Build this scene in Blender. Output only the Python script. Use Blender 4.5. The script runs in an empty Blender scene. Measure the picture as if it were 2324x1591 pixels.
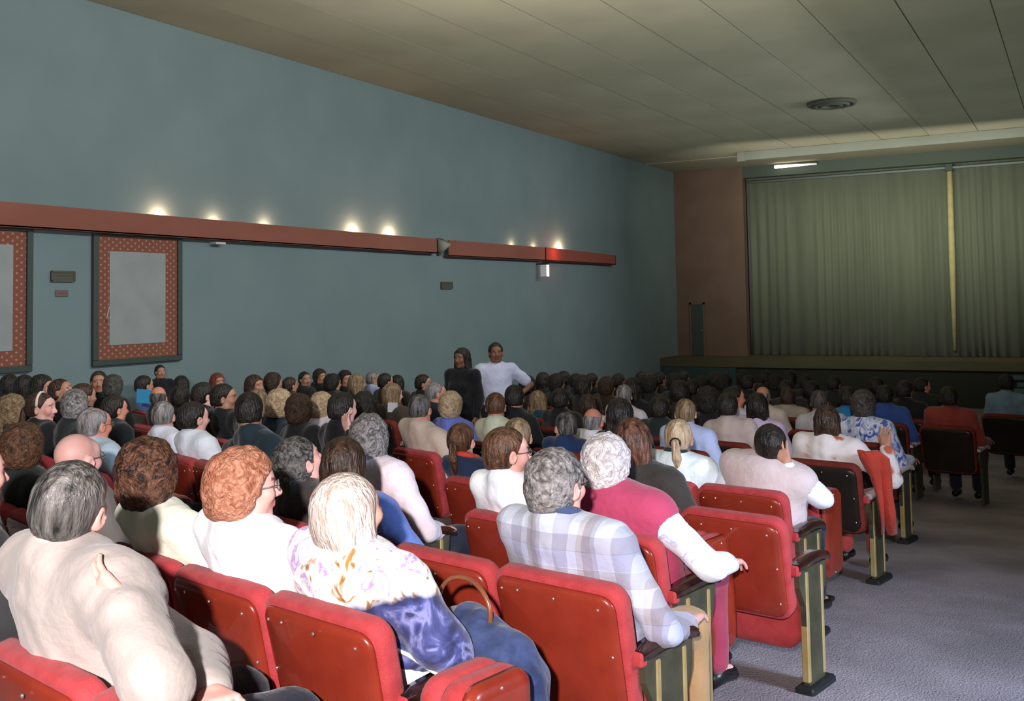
import bpy, math, random
import numpy as np
from mathutils import Matrix, Vector, Euler

random.seed(7); RNG = np.random.RandomState(7)
COL = bpy.context.scene.collection
# ------------------------------------------------------------------ camera
F_PX = 2314.0; CX, CY = 1162.0, 560.0
YAW, PITCH, ROLL = math.radians(29.1), math.radians(3.1), math.radians(1.03)
H0, SLOPE = 1.68, 0.05
fw = np.array([-math.sin(YAW)*math.cos(PITCH), math.cos(YAW)*math.cos(PITCH), math.sin(PITCH)])
_r = np.array([math.cos(YAW), math.sin(YAW), 0.0]); _u = np.cross(_r, fw)
RT = math.cos(ROLL)*_r - math.sin(ROLL)*_u
UP = np.cross(RT, fw)
CAM = np.array([0.0, 0.0, H0])
cd = bpy.data.cameras.new('camera'); cam = bpy.data.objects.new('camera', cd); COL.objects.link(cam)
m = Matrix.Identity(4)
for i in range(3):
    m[i][0] = RT[i]; m[i][1] = UP[i]; m[i][2] = -fw[i]; m[i][3] = CAM[i]
cam.matrix_world = m
cd.sensor_width = 36.0; cd.lens = F_PX/2324.0*36.0; cd.shift_y = (CY-795.5)/2324.0
cd.clip_start = 0.05; cd.clip_end = 200
sc = bpy.context.scene; sc.camera = cam
# ------------------------------------------------------------------ exposure, world, lights
sc.view_settings.view_transform = 'Standard'; sc.view_settings.look = 'None'
sc.view_settings.gamma = 1.0; sc.view_settings.exposure = 0.0; sc.view_settings.use_curve_mapping = False
w = bpy.data.worlds.new('world'); sc.world = w; w.use_nodes = True
w.node_tree.nodes['Background'].inputs[0].default_value = (0.62, 0.80, 0.74, 1)
w.node_tree.nodes['Background'].inputs[1].default_value = 0.14
def light(name, kind, loc, energy, color=(1,1,1), size=0.1, rot=None, size_y=None, spot=None):
    d = bpy.data.lights.new(name, kind); d.energy = energy; d.color = color
    if kind == 'AREA':
        d.size = size
        if size_y: d.shape = 'RECTANGLE'; d.size_y = size_y
    else: d.shadow_soft_size = size
    if kind == 'SPOT': d.spot_size = spot[0]; d.spot_blend = spot[1]
    o = bpy.data.objects.new(name, d); o.location = loc
    if rot: o.rotation_euler = rot
    COL.objects.link(o); return o
def aim(o, target):
    o.rotation_euler = (Vector(target)-o.location).to_track_quat('-Z', 'Y').to_euler()
_fl = light('camera_flash', 'SPOT', (0.25, -1.1, H0+0.62), 2150, (1.0, 0.95, 0.97), 0.06, spot=(math.radians(76), 0.65))
aim(_fl, tuple(CAM+(fw-.20*RT-.06*UP)*9))
# added fill without fixtures: up-wash on the ceiling, cool wash on the left wall
_a = light('fill_ceiling_wash', 'AREA', (-4.5, 17.0, 3.6), 300, (0.80, 1.0, 0.92), 12, size_y=27, rot=(math.pi, 0, 0))
_e = light('fill_ceiling_centre', 'AREA', (-5.0, 9.5, 3.5), 290, (1.0, 0.93, 0.80), 7, size_y=8, rot=(math.pi, 0, 0))
_b = light('fill_wall_wash', 'AREA', (-2.5, 14.0, 5.6), 440, (0.90, 0.97, 1.0), 26, size_y=0.5); _b.data.spread = math.radians(95); _b.rotation_euler = (0, math.radians(66), 0); _b.rotation_euler = Matrix(((0, 0, 1), (1, 0, 0), (0, 1, 0))).to_euler()
_bz = Vector((.93, 0, .36)).normalized(); _by = Vector((0, 1, 0)); _bx = _by.cross(_bz)
_b.rotation_euler = Matrix(((_by.x, _bz.cross(_by).x, _bz.x), (_by.y, _bz.cross(_by).y, _bz.y), (_by.z, _bz.cross(_by).z, _bz.z))).to_euler()
_c = light('fill_stage_wash', 'AREA', (-4.5, 27.5, 4.6), 280, (1.0, 1.0, 0.84), 9, size_y=1.0); _c.data.spread = math.radians(110); aim(_c, (-5.0, 35.0, 4.2))  # added fill that brightens the curtain and front wall

_d = light('fill_aisle_floor', 'AREA', (3.6, 4.2, 2.3), 120, (0.60, 0.74, 1.0), 1.2, size_y=.6); _d.data.spread = math.radians(80); aim(_d, (0.1, 5.0, -.25))  # added cool fill on the aisle floor, standing in for glare
# ------------------------------------------------------------------ pixel -> world
def ray(px, py): return fw + RT*(px-CX)/F_PX - UP*(py-CY)/F_PX
def at(px, py, h):
    d = ray(px, py); t = (h-CAM[2])/(d[2]+SLOPE*d[1]); return CAM+t*d
def at_plane(px, py, ax, v):
    d = ray(px, py); return CAM+d*((v-CAM[ax])/d[ax])
def at_depth(px, py, z): return CAM+ray(px, py)*z
def floor_z(y): return -SLOPE*y

# ------------------------------------------------------------------ materials
def mat(name, col, rough=0.8, metal=0.0, col2=None, scale=8.0, bump=0.0, bscale=60.0, coat=0.0, spec=0.4, stretch=None, emit=None, estr=0.0, sheen=0.0, ramp=(0.35,0.65), detail=4, dist=0.0):
    m = bpy.data.materials.new(name); m.use_nodes = True
    nt = m.node_tree; N = nt.nodes; L = nt.links; b = N['Principled BSDF']
    b.inputs['Base Color'].default_value = (*col, 1); b.inputs['Roughness'].default_value = rough
    b.inputs['Metallic'].default_value = metal; b.inputs['Specular IOR Level'].default_value = spec
    b.inputs['Coat Weight'].default_value = coat; b.inputs['Sheen Weight'].default_value = sheen
    if emit: b.inputs['Emission Color'].default_value = (*emit, 1); b.inputs['Emission Strength'].default_value = estr
    if col2 or bump:
        tc = N.new('ShaderNodeTexCoord'); mp = N.new('ShaderNodeMapping'); L.new(tc.outputs['Object'], mp.inputs[0])
        if stretch: mp.inputs['Scale'].default_value = stretch
    if col2:
        n = N.new('ShaderNodeTexNoise'); n.inputs['Scale'].default_value = scale; n.inputs['Detail'].default_value = detail
        L.new(mp.outputs[0], n.inputs['Vector']); n.inputs['Distortion'].default_value = dist
        r = N.new('ShaderNodeValToRGB'); r.color_ramp.elements[0].position = ramp[0]; r.color_ramp.elements[1].position = ramp[1]
        r.color_ramp.elements[0].color = (*col, 1); r.color_ramp.elements[1].color = (*col2, 1)
        L.new(n.outputs['Fac'], r.inputs[0]); L.new(r.outputs[0], b.inputs['Base Color'])
    if bump:
        n2 = N.new('ShaderNodeTexNoise'); n2.inputs['Scale'].default_value = bscale; n2.inputs['Detail'].default_value = 3; n2.inputs['Distortion'].default_value = dist
        L.new(mp.outputs[0], n2.inputs['Vector'])
        bp = N.new('ShaderNodeBump'); bp.inputs['Strength'].default_value = bump; bp.inputs['Distance'].default_value = 0.02
        L.new(n2.outputs['Fac'], bp.inputs['Height']); L.new(bp.outputs[0], b.inputs['Normal'])
    return m
def skin_mat():
    m = bpy.data.materials.new('skin'); m.use_nodes = True; N = m.node_tree.nodes; L = m.node_tree.links
    b = N['Principled BSDF']; a = N.new('ShaderNodeAttribute'); a.attribute_name = 'tone'
    tc = N.new('ShaderNodeTexCoord'); n = N.new('ShaderNodeTexNoise'); n.inputs['Scale'].default_value = 18; n.inputs['Detail'].default_value = 5
    L.new(tc.outputs['Object'], n.inputs['Vector'])
    mx = N.new('ShaderNodeMix'); mx.data_type = 'RGBA'; mx.blend_type = 'MULTIPLY'
    r = N.new('ShaderNodeValToRGB'); r.color_ramp.elements[0].color = (1, .86, .82, 1); r.color_ramp.elements[1].color = (1, 1, 1, 1)
    r.color_ramp.elements[0].position = .35; r.color_ramp.elements[1].position = .6
    L.new(n.outputs['Fac'], r.inputs[0]); mx.inputs[0].default_value = 1
    L.new(a.outputs['Color'], mx.inputs[6]); L.new(r.outputs[0], mx.inputs[7]); L.new(mx.outputs[2], b.inputs['Base Color'])
    b.inputs['Roughness'].default_value = .5; b.inputs['Specular IOR Level'].default_value = .35
    return m
_cache = {}
def cloth(col, col2=None, **k):
    key = ('cloth', col, col2, tuple(sorted(k.items())))
    if key not in _cache:
        c2 = col2 or tuple(min(1, c*1.18+.004) for c in col)
        kk = dict(rough=.9, col2=c2, scale=6, bump=.35, bscale=22, spec=.15, sheen=.15); kk.update(k)
        _cache[key] = mat('cloth', col, **kk)
    return _cache[key]
def hairmat(a, b, curly=False):
    key = ('hair', a, b, curly)
    if key not in _cache:
        _cache[key] = mat('hair', a, rough=.5 if curly else .40, col2=b, scale=22 if curly else 26, bump=.8, bscale=34 if curly else 60, dist=2.2 if curly else .3,
                          spec=.35, stretch=(1, 1, 1) if curly else (1.5, 1.2, .28), ramp=(.36, .70), detail=4)
    return _cache[key]
M = {}
M['skin'] = skin_mat()
M['velvet_shaded'] = mat('red_velvet_shaded', (.13, .018, .012), .85, col2=(.17, .024, .016), scale=14, bump=.2, bscale=160, spec=.15)  # far-row copies of velvet and panel, with light falloff put into the colour
M['panel_shaded'] = mat('red_panel_shaded', (.012, .008, .006), .35, col2=(.018, .012, .009), scale=5, spec=.3)
M['velvet'] = mat('red_velvet', (.34, .030, .032), .85, col2=(.42, .046, .050), scale=14, bump=.25, bscale=160, sheen=.08, spec=.2)
M['panel'] = mat('glossy_red_panel', (.20, .021, .010), .30, col2=(.26, .030, .014), scale=5, bump=.04, bscale=30, coat=.35, spec=.4)
M['stud'] = mat('chrome_stud', (.85, .80, .74), .2, metal=.9)
M['brass'] = mat('brass_strip', (.50, .36, .14), .38, metal=.55, col2=(.60, .46, .22), scale=9)
M['olive'] = mat('olive_enamel', (.035, .033, .018), .5, col2=(.06, .055, .03), scale=7, bump=.1, bscale=90)
M['armwood'] = mat('dark_armrest_wood', (.018, .007, .005), .25, col2=(.06, .018, .012), scale=12, stretch=(1, .2, 1), coat=.4)
M['armpale'] = mat('pale_armrest', (.62, .50, .46), .5, col2=(.72, .62, .58), scale=10)
M['cream_metal'] = mat('cream_bracket', (.62, .45, .22), .4, col2=(.72, .56, .30), scale=12)
M['iron'] = mat('dark_iron', (.018, .020, .020), .5, metal=.3, bump=.1, bscale=80)
M['black'] = mat('black_plastic', (.008, .008, .009), .35)

# ------------------------------------------------------------------ object helpers
def mesh_from(name, v, f, mt=None, smooth=True, tone=None):
    me = bpy.data.meshes.new(name)
    if isinstance(f, np.ndarray):
        v = np.asarray(v, np.float32); n = len(v)
        me.vertices.add(n); me.vertices.foreach_set('co', v.ravel())
        q = f.shape[1]; me.loops.add(f.size); me.loops.foreach_set('vertex_index', f.ravel().astype(np.int32))
        me.polygons.add(len(f)); me.polygons.foreach_set('loop_start', (np.arange(len(f))*q).astype(np.int32))
        me.update(calc_edges=True)
    else:
        me.from_pydata([tuple(map(float, p)) for p in v], [], f)
    if smooth: me.polygons.foreach_set('use_smooth', np.ones(len(me.polygons), bool))
    if tone is not None:
        a = me.attributes.new('tone', 'FLOAT_COLOR', 'POINT'); a.data.foreach_set('color', np.asarray(tone, np.float32).ravel())
    if mt: me.materials.append(mt)
    me.update(); return me
def link(name, me, parent=None, loc=None, rot=None):
    o = bpy.data.objects.new(name, me); COL.objects.link(o)
    if parent: o.parent = parent
    if loc is not None: o.location = loc
    if rot is not None: o.rotation_euler = rot
    return o
def tag(o, label=None, cat=None, group=None, kind=None):
    if label: o['label'] = label
    if cat: o['category'] = cat
    if group: o['group'] = group
    if kind: o['kind'] = kind
    return o
def empty(name, loc, rz=0.0, label=None, cat=None, group=None):
    o = bpy.data.objects.new(name, None); COL.objects.link(o); o.location = [float(c) for c in loc]; o.rotation_euler = (0, 0, rz)
    o.empty_display_size = .1
    return tag(o, label, cat, group)
class MB:
    def __init__(s): s.v = []; s.f = []
    def add(s, v, f):
        n = len(s.v); s.v += [tuple(map(float, p)) for p in v]; s.f += [tuple(i+n for i in q) for q in f]; return s
    def box(s, lo, hi, bev=0.0):
        x0, y0, z0 = lo; x1, y1, z1 = hi
        if bev <= 0:
            v = [(x0,y0,z0),(x1,y0,z0),(x1,y1,z0),(x0,y1,z0),(x0,y0,z1),(x1,y0,z1),(x1,y1,z1),(x0,y1,z1)]
            return s.add(v, [(3,2,1,0),(4,5,6,7),(0,1,5,4),(1,2,6,5),(2,3,7,6),(3,0,4,7)])
        c = np.array([(x0+x1)/2, (y0+y1)/2, (z0+z1)/2]); h = np.array([x1-x0, y1-y0, z1-z0])/2
        b = min(bev, *(h*.95)); v = []; idx = {}
        for sx in (-1, 1):
            for sy in (-1, 1):
                for sz in (-1, 1):
                    for a in range(3):
                        p = c+np.array([sx, sy, sz])*(h-b); p[a] = c[a]+(sx, sy, sz)[a]*h[a]
                        idx[(sx, sy, sz, a)] = len(v); v.append(p)
        f = []
        for a in range(3):
            o = [i for i in range(3) if i != a]
            for sg in (-1, 1):
                q = []
                for (p1, p2) in ((-1,-1),(1,-1),(1,1),(-1,1)):
                    k = [0,0,0]; k[a] = sg; k[o[0]] = p1; k[o[1]] = p2; q.append(idx[(*k, a)])
                f.append(q)
        for a in range(3):
            o = [i for i in range(3) if i != a]
            for p1 in (-1, 1):
                for p2 in (-1, 1):
                    k0 = [0,0,0]; k1 = [0,0,0]; k0[a] = -1; k1[a] = 1
                    k0[o[0]] = k1[o[0]] = p1; k0[o[1]] = k1[o[1]] = p2
                    f.append([idx[(*k0, o[0])], idx[(*k1, o[0])], idx[(*k1, o[1])], idx[(*k0, o[1])]])
        for sx in (-1, 1):
            for sy in (-1, 1):
                for sz in (-1, 1): f.append([idx[(sx, sy, sz, a)] for a in range(3)])
        va = np.array(v)
        g = []
        for q in f:
            pts = va[list(q)]; nrm = np.cross(pts[1]-pts[0], pts[2]-pts[0])
            g.append(tuple(q) if np.dot(nrm, pts.mean(0)-c) > 0 else tuple(reversed(q)))
        return s.add(v, g)
    def tube(s, pts, r, n=8, cap=True):
        pts = [np.array(p, float) for p in pts]; rr = r if isinstance(r, (list, tuple)) else [r]*len(pts)
        v = []; prev = None
        for i, p in enumerate(pts):
            t = pts[min(i+1, len(pts)-1)]-pts[max(i-1, 0)]; t = t/(np.linalg.norm(t)+1e-9)
            if prev is None: a = np.cross(t, [0, 0, 1.]); a = a if np.linalg.norm(a) > .1 else np.cross(t, [1., 0, 0])
            else: a = prev-t*(prev@t)
            a = a/np.linalg.norm(a); prev = a; b = np.cross(t, a)
            for k in range(n):
                an = 2*math.pi*k/n; v.append(p+rr[i]*(math.cos(an)*a+math.sin(an)*b))
        f = [(i*n+k, i*n+(k+1) % n, (i+1)*n+(k+1) % n, (i+1)*n+k) for i in range(len(pts)-1) for k in range(n)]
        if cap: f += [tuple(reversed(range(n))), tuple((len(pts)-1)*n+k for k in range(n))]
        return s.add(v, f)
    def ball(s, c, r, n=8, mseg=5):
        r = r if isinstance(r, (tuple, list)) else (r, r, r)
        v = [(c[0], c[1], c[2]-r[2])]
        for i in range(1, mseg):
            th = -math.pi/2+math.pi*i/mseg
            for k in range(n): v.append((c[0]+r[0]*math.cos(th)*math.cos(2*math.pi*k/n), c[1]+r[1]*math.cos(th)*math.sin(2*math.pi*k/n), c[2]+r[2]*math.sin(th)))
        v.append((c[0], c[1], c[2]+r[2])); T = len(v)-1
        f = [(0, 1+(k+1) % n, 1+k) for k in range(n)]
        for i in range(mseg-2): f += [(1+i*n+k, 1+i*n+(k+1) % n, 1+(i+1)*n+(k+1) % n, 1+(i+1)*n+k) for k in range(n)]
        f += [(1+(mseg-2)*n+k, 1+(mseg-2)*n+(k+1) % n, T) for k in range(n)]
        return s.add(v, f)
    def prism(s, poly, ax, a, b):
        n = len(poly); v = []
        for t in (a, b):
            for (p, q) in poly:
                c = [0, 0, 0]; o = [i for i in range(3) if i != ax]; c[ax] = t; c[o[0]] = p; c[o[1]] = q; v.append(c)
        f = [tuple(range(n)), tuple(reversed(range(n, 2*n)))]+[(i, i+n, (i+1) % n+n, (i+1) % n) for i in range(n)]
        return s.add(v, f)
    def mesh(s, name, mt, smooth=False): return mesh_from(name, s.v, s.f, mt, smooth)
    def obj(s, name, mt, parent=None, smooth=False): return link(name, s.mesh(name, mt, smooth), parent)
def xf(v, Mx): v = np.asarray(v, float); return v@np.array(Mx)[:3, :3].T+np.array(Mx)[:3, 3]

# ------------------------------------------------------------------ signed distance fields -> surface nets
class SDF:
    def __init__(s, lo, hi, h):
        s.lo = np.array(lo, float); s.h = h; n = np.ceil((np.array(hi)-s.lo)/h).astype(int)+1
        s.n = n; s.D = np.full(n, .5, np.float32); s.ax = [s.lo[i]+h*np.arange(n[i]) for i in range(3)]
    def _blk(s, lo, hi, mg):
        sl = []
        for i in range(3):
            a = int(max(0, math.floor((lo[i]-mg-s.lo[i])/s.h))); b = int(min(s.n[i], math.ceil((hi[i]+mg-s.lo[i])/s.h)+1))
            if b <= a: return None
            sl.append(slice(a, b))
        X = s.ax[0][sl[0]][:, None, None].astype(np.float32); Y = s.ax[1][sl[1]][None, :, None].astype(np.float32); Z = s.ax[2][sl[2]][None, None, :].astype(np.float32)
        return tuple(sl), X, Y, Z
    def _put(s, sl, d, k, sub):
        a = s.D[sl]
        if sub:
            d = -d; h = np.maximum(k-np.abs(a-d), 0)/k; s.D[sl] = np.maximum(a, d)+h*h*k*.25
        else:
            h = np.maximum(k-np.abs(a-d), 0)/k; s.D[sl] = np.minimum(a, d)-h*h*k*.25
    def cap(s, a, b, ra, rb=None, k=.02, sub=False):
        rb = ra if rb is None else rb; a = np.array(a, float); b = np.array(b, float); r = max(ra, rb)
        B = s._blk(np.minimum(a, b)-r, np.maximum(a, b)+r, k+3*s.h)
        if B is None: return s
        sl, X, Y, Z = B; ab = b-a; L2 = max(ab@ab, 1e-9)
        t = np.clip(((X-a[0])*ab[0]+(Y-a[1])*ab[1]+(Z-a[2])*ab[2])/L2, 0, 1)
        d = np.sqrt((X-a[0]-t*ab[0])**2+(Y-a[1]-t*ab[1])**2+(Z-a[2]-t*ab[2])**2)-(ra+(rb-ra)*t)
        s._put(sl, d, k, sub); return s
    def ell(s, c, r, k=.02, sub=False, rot=None):
        c = np.array(c, float); r = np.array(r, float); mr = r if rot is None else np.full(3, r.max())
        B = s._blk(c-mr, c+mr, k+3*s.h)
        if B is None: return s
        sl, X, Y, Z = B; P = (X-c[0], Y-c[1], Z-c[2])
        if rot is not None:
            Rm = np.array(Euler([math.radians(q) for q in rot]).to_matrix()).T
            P = tuple(Rm[i, 0]*P[0]+Rm[i, 1]*P[1]+Rm[i, 2]*P[2] for i in range(3))
        k0 = np.sqrt((P[0]/r[0])**2+(P[1]/r[1])**2+(P[2]/r[2])**2); k1 = np.sqrt((P[0]/r[0]**2)**2+(P[1]/r[1]**2)**2+(P[2]/r[2]**2)**2)
        s._put(sl, k0*(k0-1)/np.maximum(k1, 1e-6), k, sub); return s
    def glob(s, fn):
        X = s.ax[0][:, None, None].astype(np.float32); Y = s.ax[1][None, :, None].astype(np.float32); Z = s.ax[2][None, None, :].astype(np.float32)
        s.D = fn(X, Y, Z, s.D).astype(np.float32); return s
    def mesh(s):
        D = s.D; D[0] = D[-1] = .1; D[:, 0] = D[:, -1] = .1; D[:, :, 0] = D[:, :, -1] = .1
        I = D < 0; c = I[:-1, :-1, :-1].astype(np.int8)
        cn = [(i, j, k) for i in (0, 1) for j in (0, 1) for k in (0, 1)]
        nx, ny, nz = np.array(D.shape)-1
        cnt = np.zeros((nx, ny, nz), np.int8)
        for (i, j, k) in cn: cnt += I[i:nx+i, j:ny+j, k:nz+k]
        act = (cnt > 0) & (cnt < 8); ids = np.argwhere(act)
        idx = -np.ones((nx, ny, nz), np.int32); idx[act] = np.arange(len(ids))
        pos = np.zeros((len(ids), 3)); num = np.zeros(len(ids))
        V = {q: D[ids[:, 0]+q[0], ids[:, 1]+q[1], ids[:, 2]+q[2]] for q in cn}
        for q in cn:
            for a in range(3):
                if q[a] == 0:
                    p = list(q); p[a] = 1; p = tuple(p); v0, v1 = V[q], V[p]; mk = (v0 < 0) != (v1 < 0)
                    t = np.where(mk, v0/np.where(mk, v0-v1, 1), 0)
                    e = np.tile(np.array(q, float), (len(ids), 1)); e[:, a] += t
                    pos += e*mk[:, None]; num += mk
        pos = (pos/num[:, None]+ids)*s.h+s.lo
        F = []
        for a in range(3):
            b, c2 = (a+1) % 3, (a+2) % 3
            s0 = [slice(None)]*3; s1 = [slice(None)]*3; s0[a] = slice(0, -1); s1[a] = slice(1, None)
            A = I[tuple(s0)]; B = I[tuple(s1)]; X = np.argwhere(A != B)
            if not len(X): continue
            lim = np.array([nx, ny, nz]); ok = (X[:, b] > 0) & (X[:, c2] > 0) & (X[:, b] < lim[b]) & (X[:, c2] < lim[c2])
            X = X[ok]; ins = A[X[:, 0], X[:, 1], X[:, 2]]
            def g(db, dc):
                Y = X.copy(); Y[:, b] -= db; Y[:, c2] -= dc; return idx[Y[:, 0], Y[:, 1], Y[:, 2]]
            q = np.stack([g(1, 1), g(0, 1), g(0, 0), g(1, 0)], 1)
            q[~ins] = q[~ins][:, ::-1]; F.append(q)
        return pos, np.concatenate(F)

# ------------------------------------------------------------------ heads, hands, hair
def head_mesh(kind, h):
    key = ('head', kind, h)
    if key in _cache: return _cache[key]
    s = SDF((-.12, -.17, -.24), (.12, .17, .17), h); fm = kind == 'f'
    s.ell((0, -.018, .035), (.076, .096, .088), .02)
    s.ell((0, .028, -.025), (.058 if fm else .062, .066, .078), .03)
    s.cap((-.035, .02, -.075), (.035, .02, -.075), .03 if fm else .036, k=.03)
    s.ell((0, .066, -.092), (.022, .020, .020), .025)
    s.ell((0, .062, .045), (.058, .03, .04), .03)
    s.cap((-.032, .080, .030), (.032, .080, .030), .011 if fm else .014, k=.018)
    for x in (-1, 1):
        s.ell((x*.042, .066, -.018), (.024, .024, .026), .02)
        s.ell((x*.031, .098, .012), (.017, .013, .011), .012, sub=True)
        s.ell((x*.031, .080, .012), (.013, .013, .0115), .004)
        s.ell((x*.082, -.006, -.006), (.012, .024, .034), .006, rot=(0, 0, x*-24))
        s.ell((x*.094, .000, -.002), (.007, .012, .019), .005, sub=True)
    s.cap((0, .090, .018), (0, .112, -.022), .009, .013, k=.014)
    for x in (-1, 1): s.ell((x*.012, .100, -.026), (.010, .010, .009), .008)
    s.ell((0, .089, -.050), (.021, .010, .0065), .007); s.ell((0, .087, -.062), (.018, .010, .0075), .007)
    s.cap((0, -.025, -.06), (0, -.038, -.165), .055 if fm else .060, .056 if fm else .062, k=.03)
    v, f = s.mesh(); col = np.ones((len(v), 4)); x, y, z = v.T
    r = np.where(((np.abs(x) < .024) & (y > .078) & (np.abs(z+.056) < .013)), 1, 0)
    col[:, :3] = np.where(r[:, None], (.85, .48, .48), col[:, :3])
    br = (np.abs(np.abs(x)-.032) < .021) & (y > .07) & (np.abs(z-.037-.004*np.cos(np.abs(x)*60)) < .0055)
    col[:, :3] = np.where(br[:, None], (.25, .16, .12), col[:, :3])
    ey = (((np.abs(x)-.031)/.012)**2+((z-.012)/.008)**2 < 1) & (y > .078)
    col[:, :3] = np.where(ey[:, None], (1.15, 1.5, 1.7), col[:, :3])
    pu = (((np.abs(x)-.031)/.0055)**2+((z-.012)/.006)**2 < 1) & (y > .078)
    col[:, :3] = np.where(pu[:, None], (.06, .06, .06), col[:, :3])
    ck = np.exp(-(((np.abs(x)-.045)/.02)**2+((y-.07)/.03)**2+((z+.02)/.025)**2))
    col[:, 1:3] *= (1-.22*ck)[:, None]
    _cache[key] = (v, f, col); return _cache[key]
def hand_mesh(h, curl=.5, spread=1.0):
    key = ('hand', h, curl, spread)
    if key in _cache: return _cache[key]
    s = SDF((-.09, -.04, -.13), (.13, .22, .07), h)   # wrist at origin, fingers +y, thumb at +x, palm faces -z
    s.cap((0, -.03, 0), (0, .02, 0), .026, .026, .02)
    for i, x in enumerate((-.030, -.010, .010, .030)): s.cap((x*.6, .015, 0), (x, .085, .002), .017, .013, .012)
    for i, (x, ln) in enumerate(((-.032, .058), (-.011, .074), (.011, .080), (.032, .072))):
        an = curl*.55; p = np.array([x, .088, .002]); r = .0092; dx = x*.25*spread
        for seg, fr in enumerate((.44, .32, .24)):
            q = p+ln*fr*np.array([dx/ln*1.2, math.cos(an), -math.sin(an)])
            s.cap(p, q, r, r-.0008, .003); p = q; r -= .0008; an += curl*.7
    s.cap((.020, .020, -.004), (.050, .055, -.014), .015, .012, .012)
    s.cap((.050, .055, -.014), (.060, .088, -.022), .011, .009, .004)
    v, f = s.mesh(); _cache[key] = (v, f); return _cache[key]
def hair_mesh(style, h, seed=0):
    key = ('hairm', style, h, seed)
    if key in _cache: return _cache[key]
    s = SDF((-.17, -.26, -.46 if style in ('long', 'pony', 'wavy_long') else -.26), (.17, .17, .20), h)
    P = dict(short=(.010, -.060, .0022, 62), crop=(.005, -.045, .0016, 70), grey_wave=(.016, -.075, .004, 55), curly=(.027, -.085, .006, 52), big_curly=(.036, -.120, .008, 42),
             bob=(.020, -.135, .003, 40), long=(.020, -.3, .004, 40), wavy_long=(.030, -.27, .008, 45), pony=(.008, -.055, 0, 0), ring=(.001, -.060, .001, 60),
             thin=(.003, -.055, .001, 60), bun=(.010, -.055, .002, 40))[style]
    t, nape, amp, fr = P
    s.ell((0, -.022, .038), (.082+t, .100+t, .090+t), .02)
    if style in ('curly', 'big_curly', 'grey_wave', 'bob', 'short', 'wavy_long', 'long'): s.ell((0, -.045, -.02), (.076+t*.8, .075+t, .075+t), .03)
    else: s.ell((0, -.05, -.01), (.070+t*.5, .066+t, .06+t), .03)
    if style in ('bob', 'long', 'wavy_long'):
        for x in (-1, 1): s.cap((x*.07, -.01, .02), (x*.082, .0, -.11), .030, .028, .03)
        s.cap((-.05, -.07, -.02), (-.06, -.07, -.12), .045, .040, .03); s.cap((.05, -.07, -.02), (.06, -.07, -.12), .045, .040, .03)
    if style in ('long', 'wavy_long'):
        for x in (-.06, 0, .06): s.cap((x, -.075, -.08), (x*1.2, -.105, -.29), .042, .026, .03)
    if style == 'pony':
        s.ell((0, -.125, .0), (.022, .03, .022), .01); s.cap((0, -.14, -.005), (.01, -.15, -.10), .026, .030, .01); s.cap((.01, -.15, -.10), (.02, -.125, -.22), .028, .010, .01)
    if style == 'bun': s.ell((0, -.12, .05), (.04, .035, .04), .01)
    fringe = style in ('bob', 'curly', 'big_curly', 'grey_wave', 'long')
    zs = [-.5, -.10, -.03, .0, .04, .075, .10, .2]
    if style in ('bob', 'long', 'wavy_long'): ys = [.03, .035, .035, .04, .05, .075 if fringe else .06, .12, .13]
    elif fringe: ys = [-.02, -.02, .012, .028, .045, .085, .12, .14]
    else: ys = [-.03, -.03, .004, .018, .036, .058, .088, .11]
    if style == 'ring': ys = [-.03, -.03, .0, .012, .012, .0, -.04, -.06]
    def fn(X, Y, Z, D):
        yf = np.interp(Z, zs, ys); D = np.maximum(D, Y-yf)
        D = np.maximum(D, nape-Z+np.where(Y > -.02, .9*(Y+.02), 0)*(style not in ('bob', 'long', 'wavy_long')))
        if style == 'pony': D = np.where(Y < -.115, np.minimum(D, 9), D)
        if style == 'ring': D = np.maximum(D, Z-.050-.25*np.maximum(0, -Y-.04))
        if style == 'thin': D = np.maximum(D, .0-(X*X+(Y-.03)**2+(Z-.13)**2-.055**2)*8)
        if amp:
            a = seed*1.7
            n = np.sin(fr*X+2*np.sin(fr*.5*Z+a)+a)*np.sin(fr*1.1*Y+1.6*np.sin(fr*.6*X)+2*a)*np.sin(fr*.9*Z+1.7*np.sin(fr*.55*Y+a))
            n2 = np.sin(fr*2.3*X+a)*np.sin(fr*2.1*Y)*np.sin(fr*2.2*Z+a)
            D = D+amp*(n+.45*n2)
        return D
    if style == 'pony':
        keep = s.D.copy()
        s.glob(fn); tail = SDF(s.lo, s.lo+(s.n-1)*h, h); tail.n = s.n
        tail.D = np.full(s.D.shape, .5, np.float32); tail.ax = s.ax
        tail.ell((0, -.118, .0), (.022, .03, .022), .01); tail.cap((0, -.14, -.005), (.01, -.15, -.10), .026, .030, .01); tail.cap((.01, -.15, -.10), (.02, -.125, -.22), .028, .010, .01)
        s.D = np.minimum(s.D, tail.D)
    else: s.glob(fn)
    if style in ('crop', 'short', 'grey_wave', 'thin', 'ring', 'pony'):
        for x in (-1, 1): s.ell((x*.095, .002, -.012), (.034, .026, .040), .006, sub=True)
    v, f = s.mesh(); _cache[key] = (v, f); return _cache[key]

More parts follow.
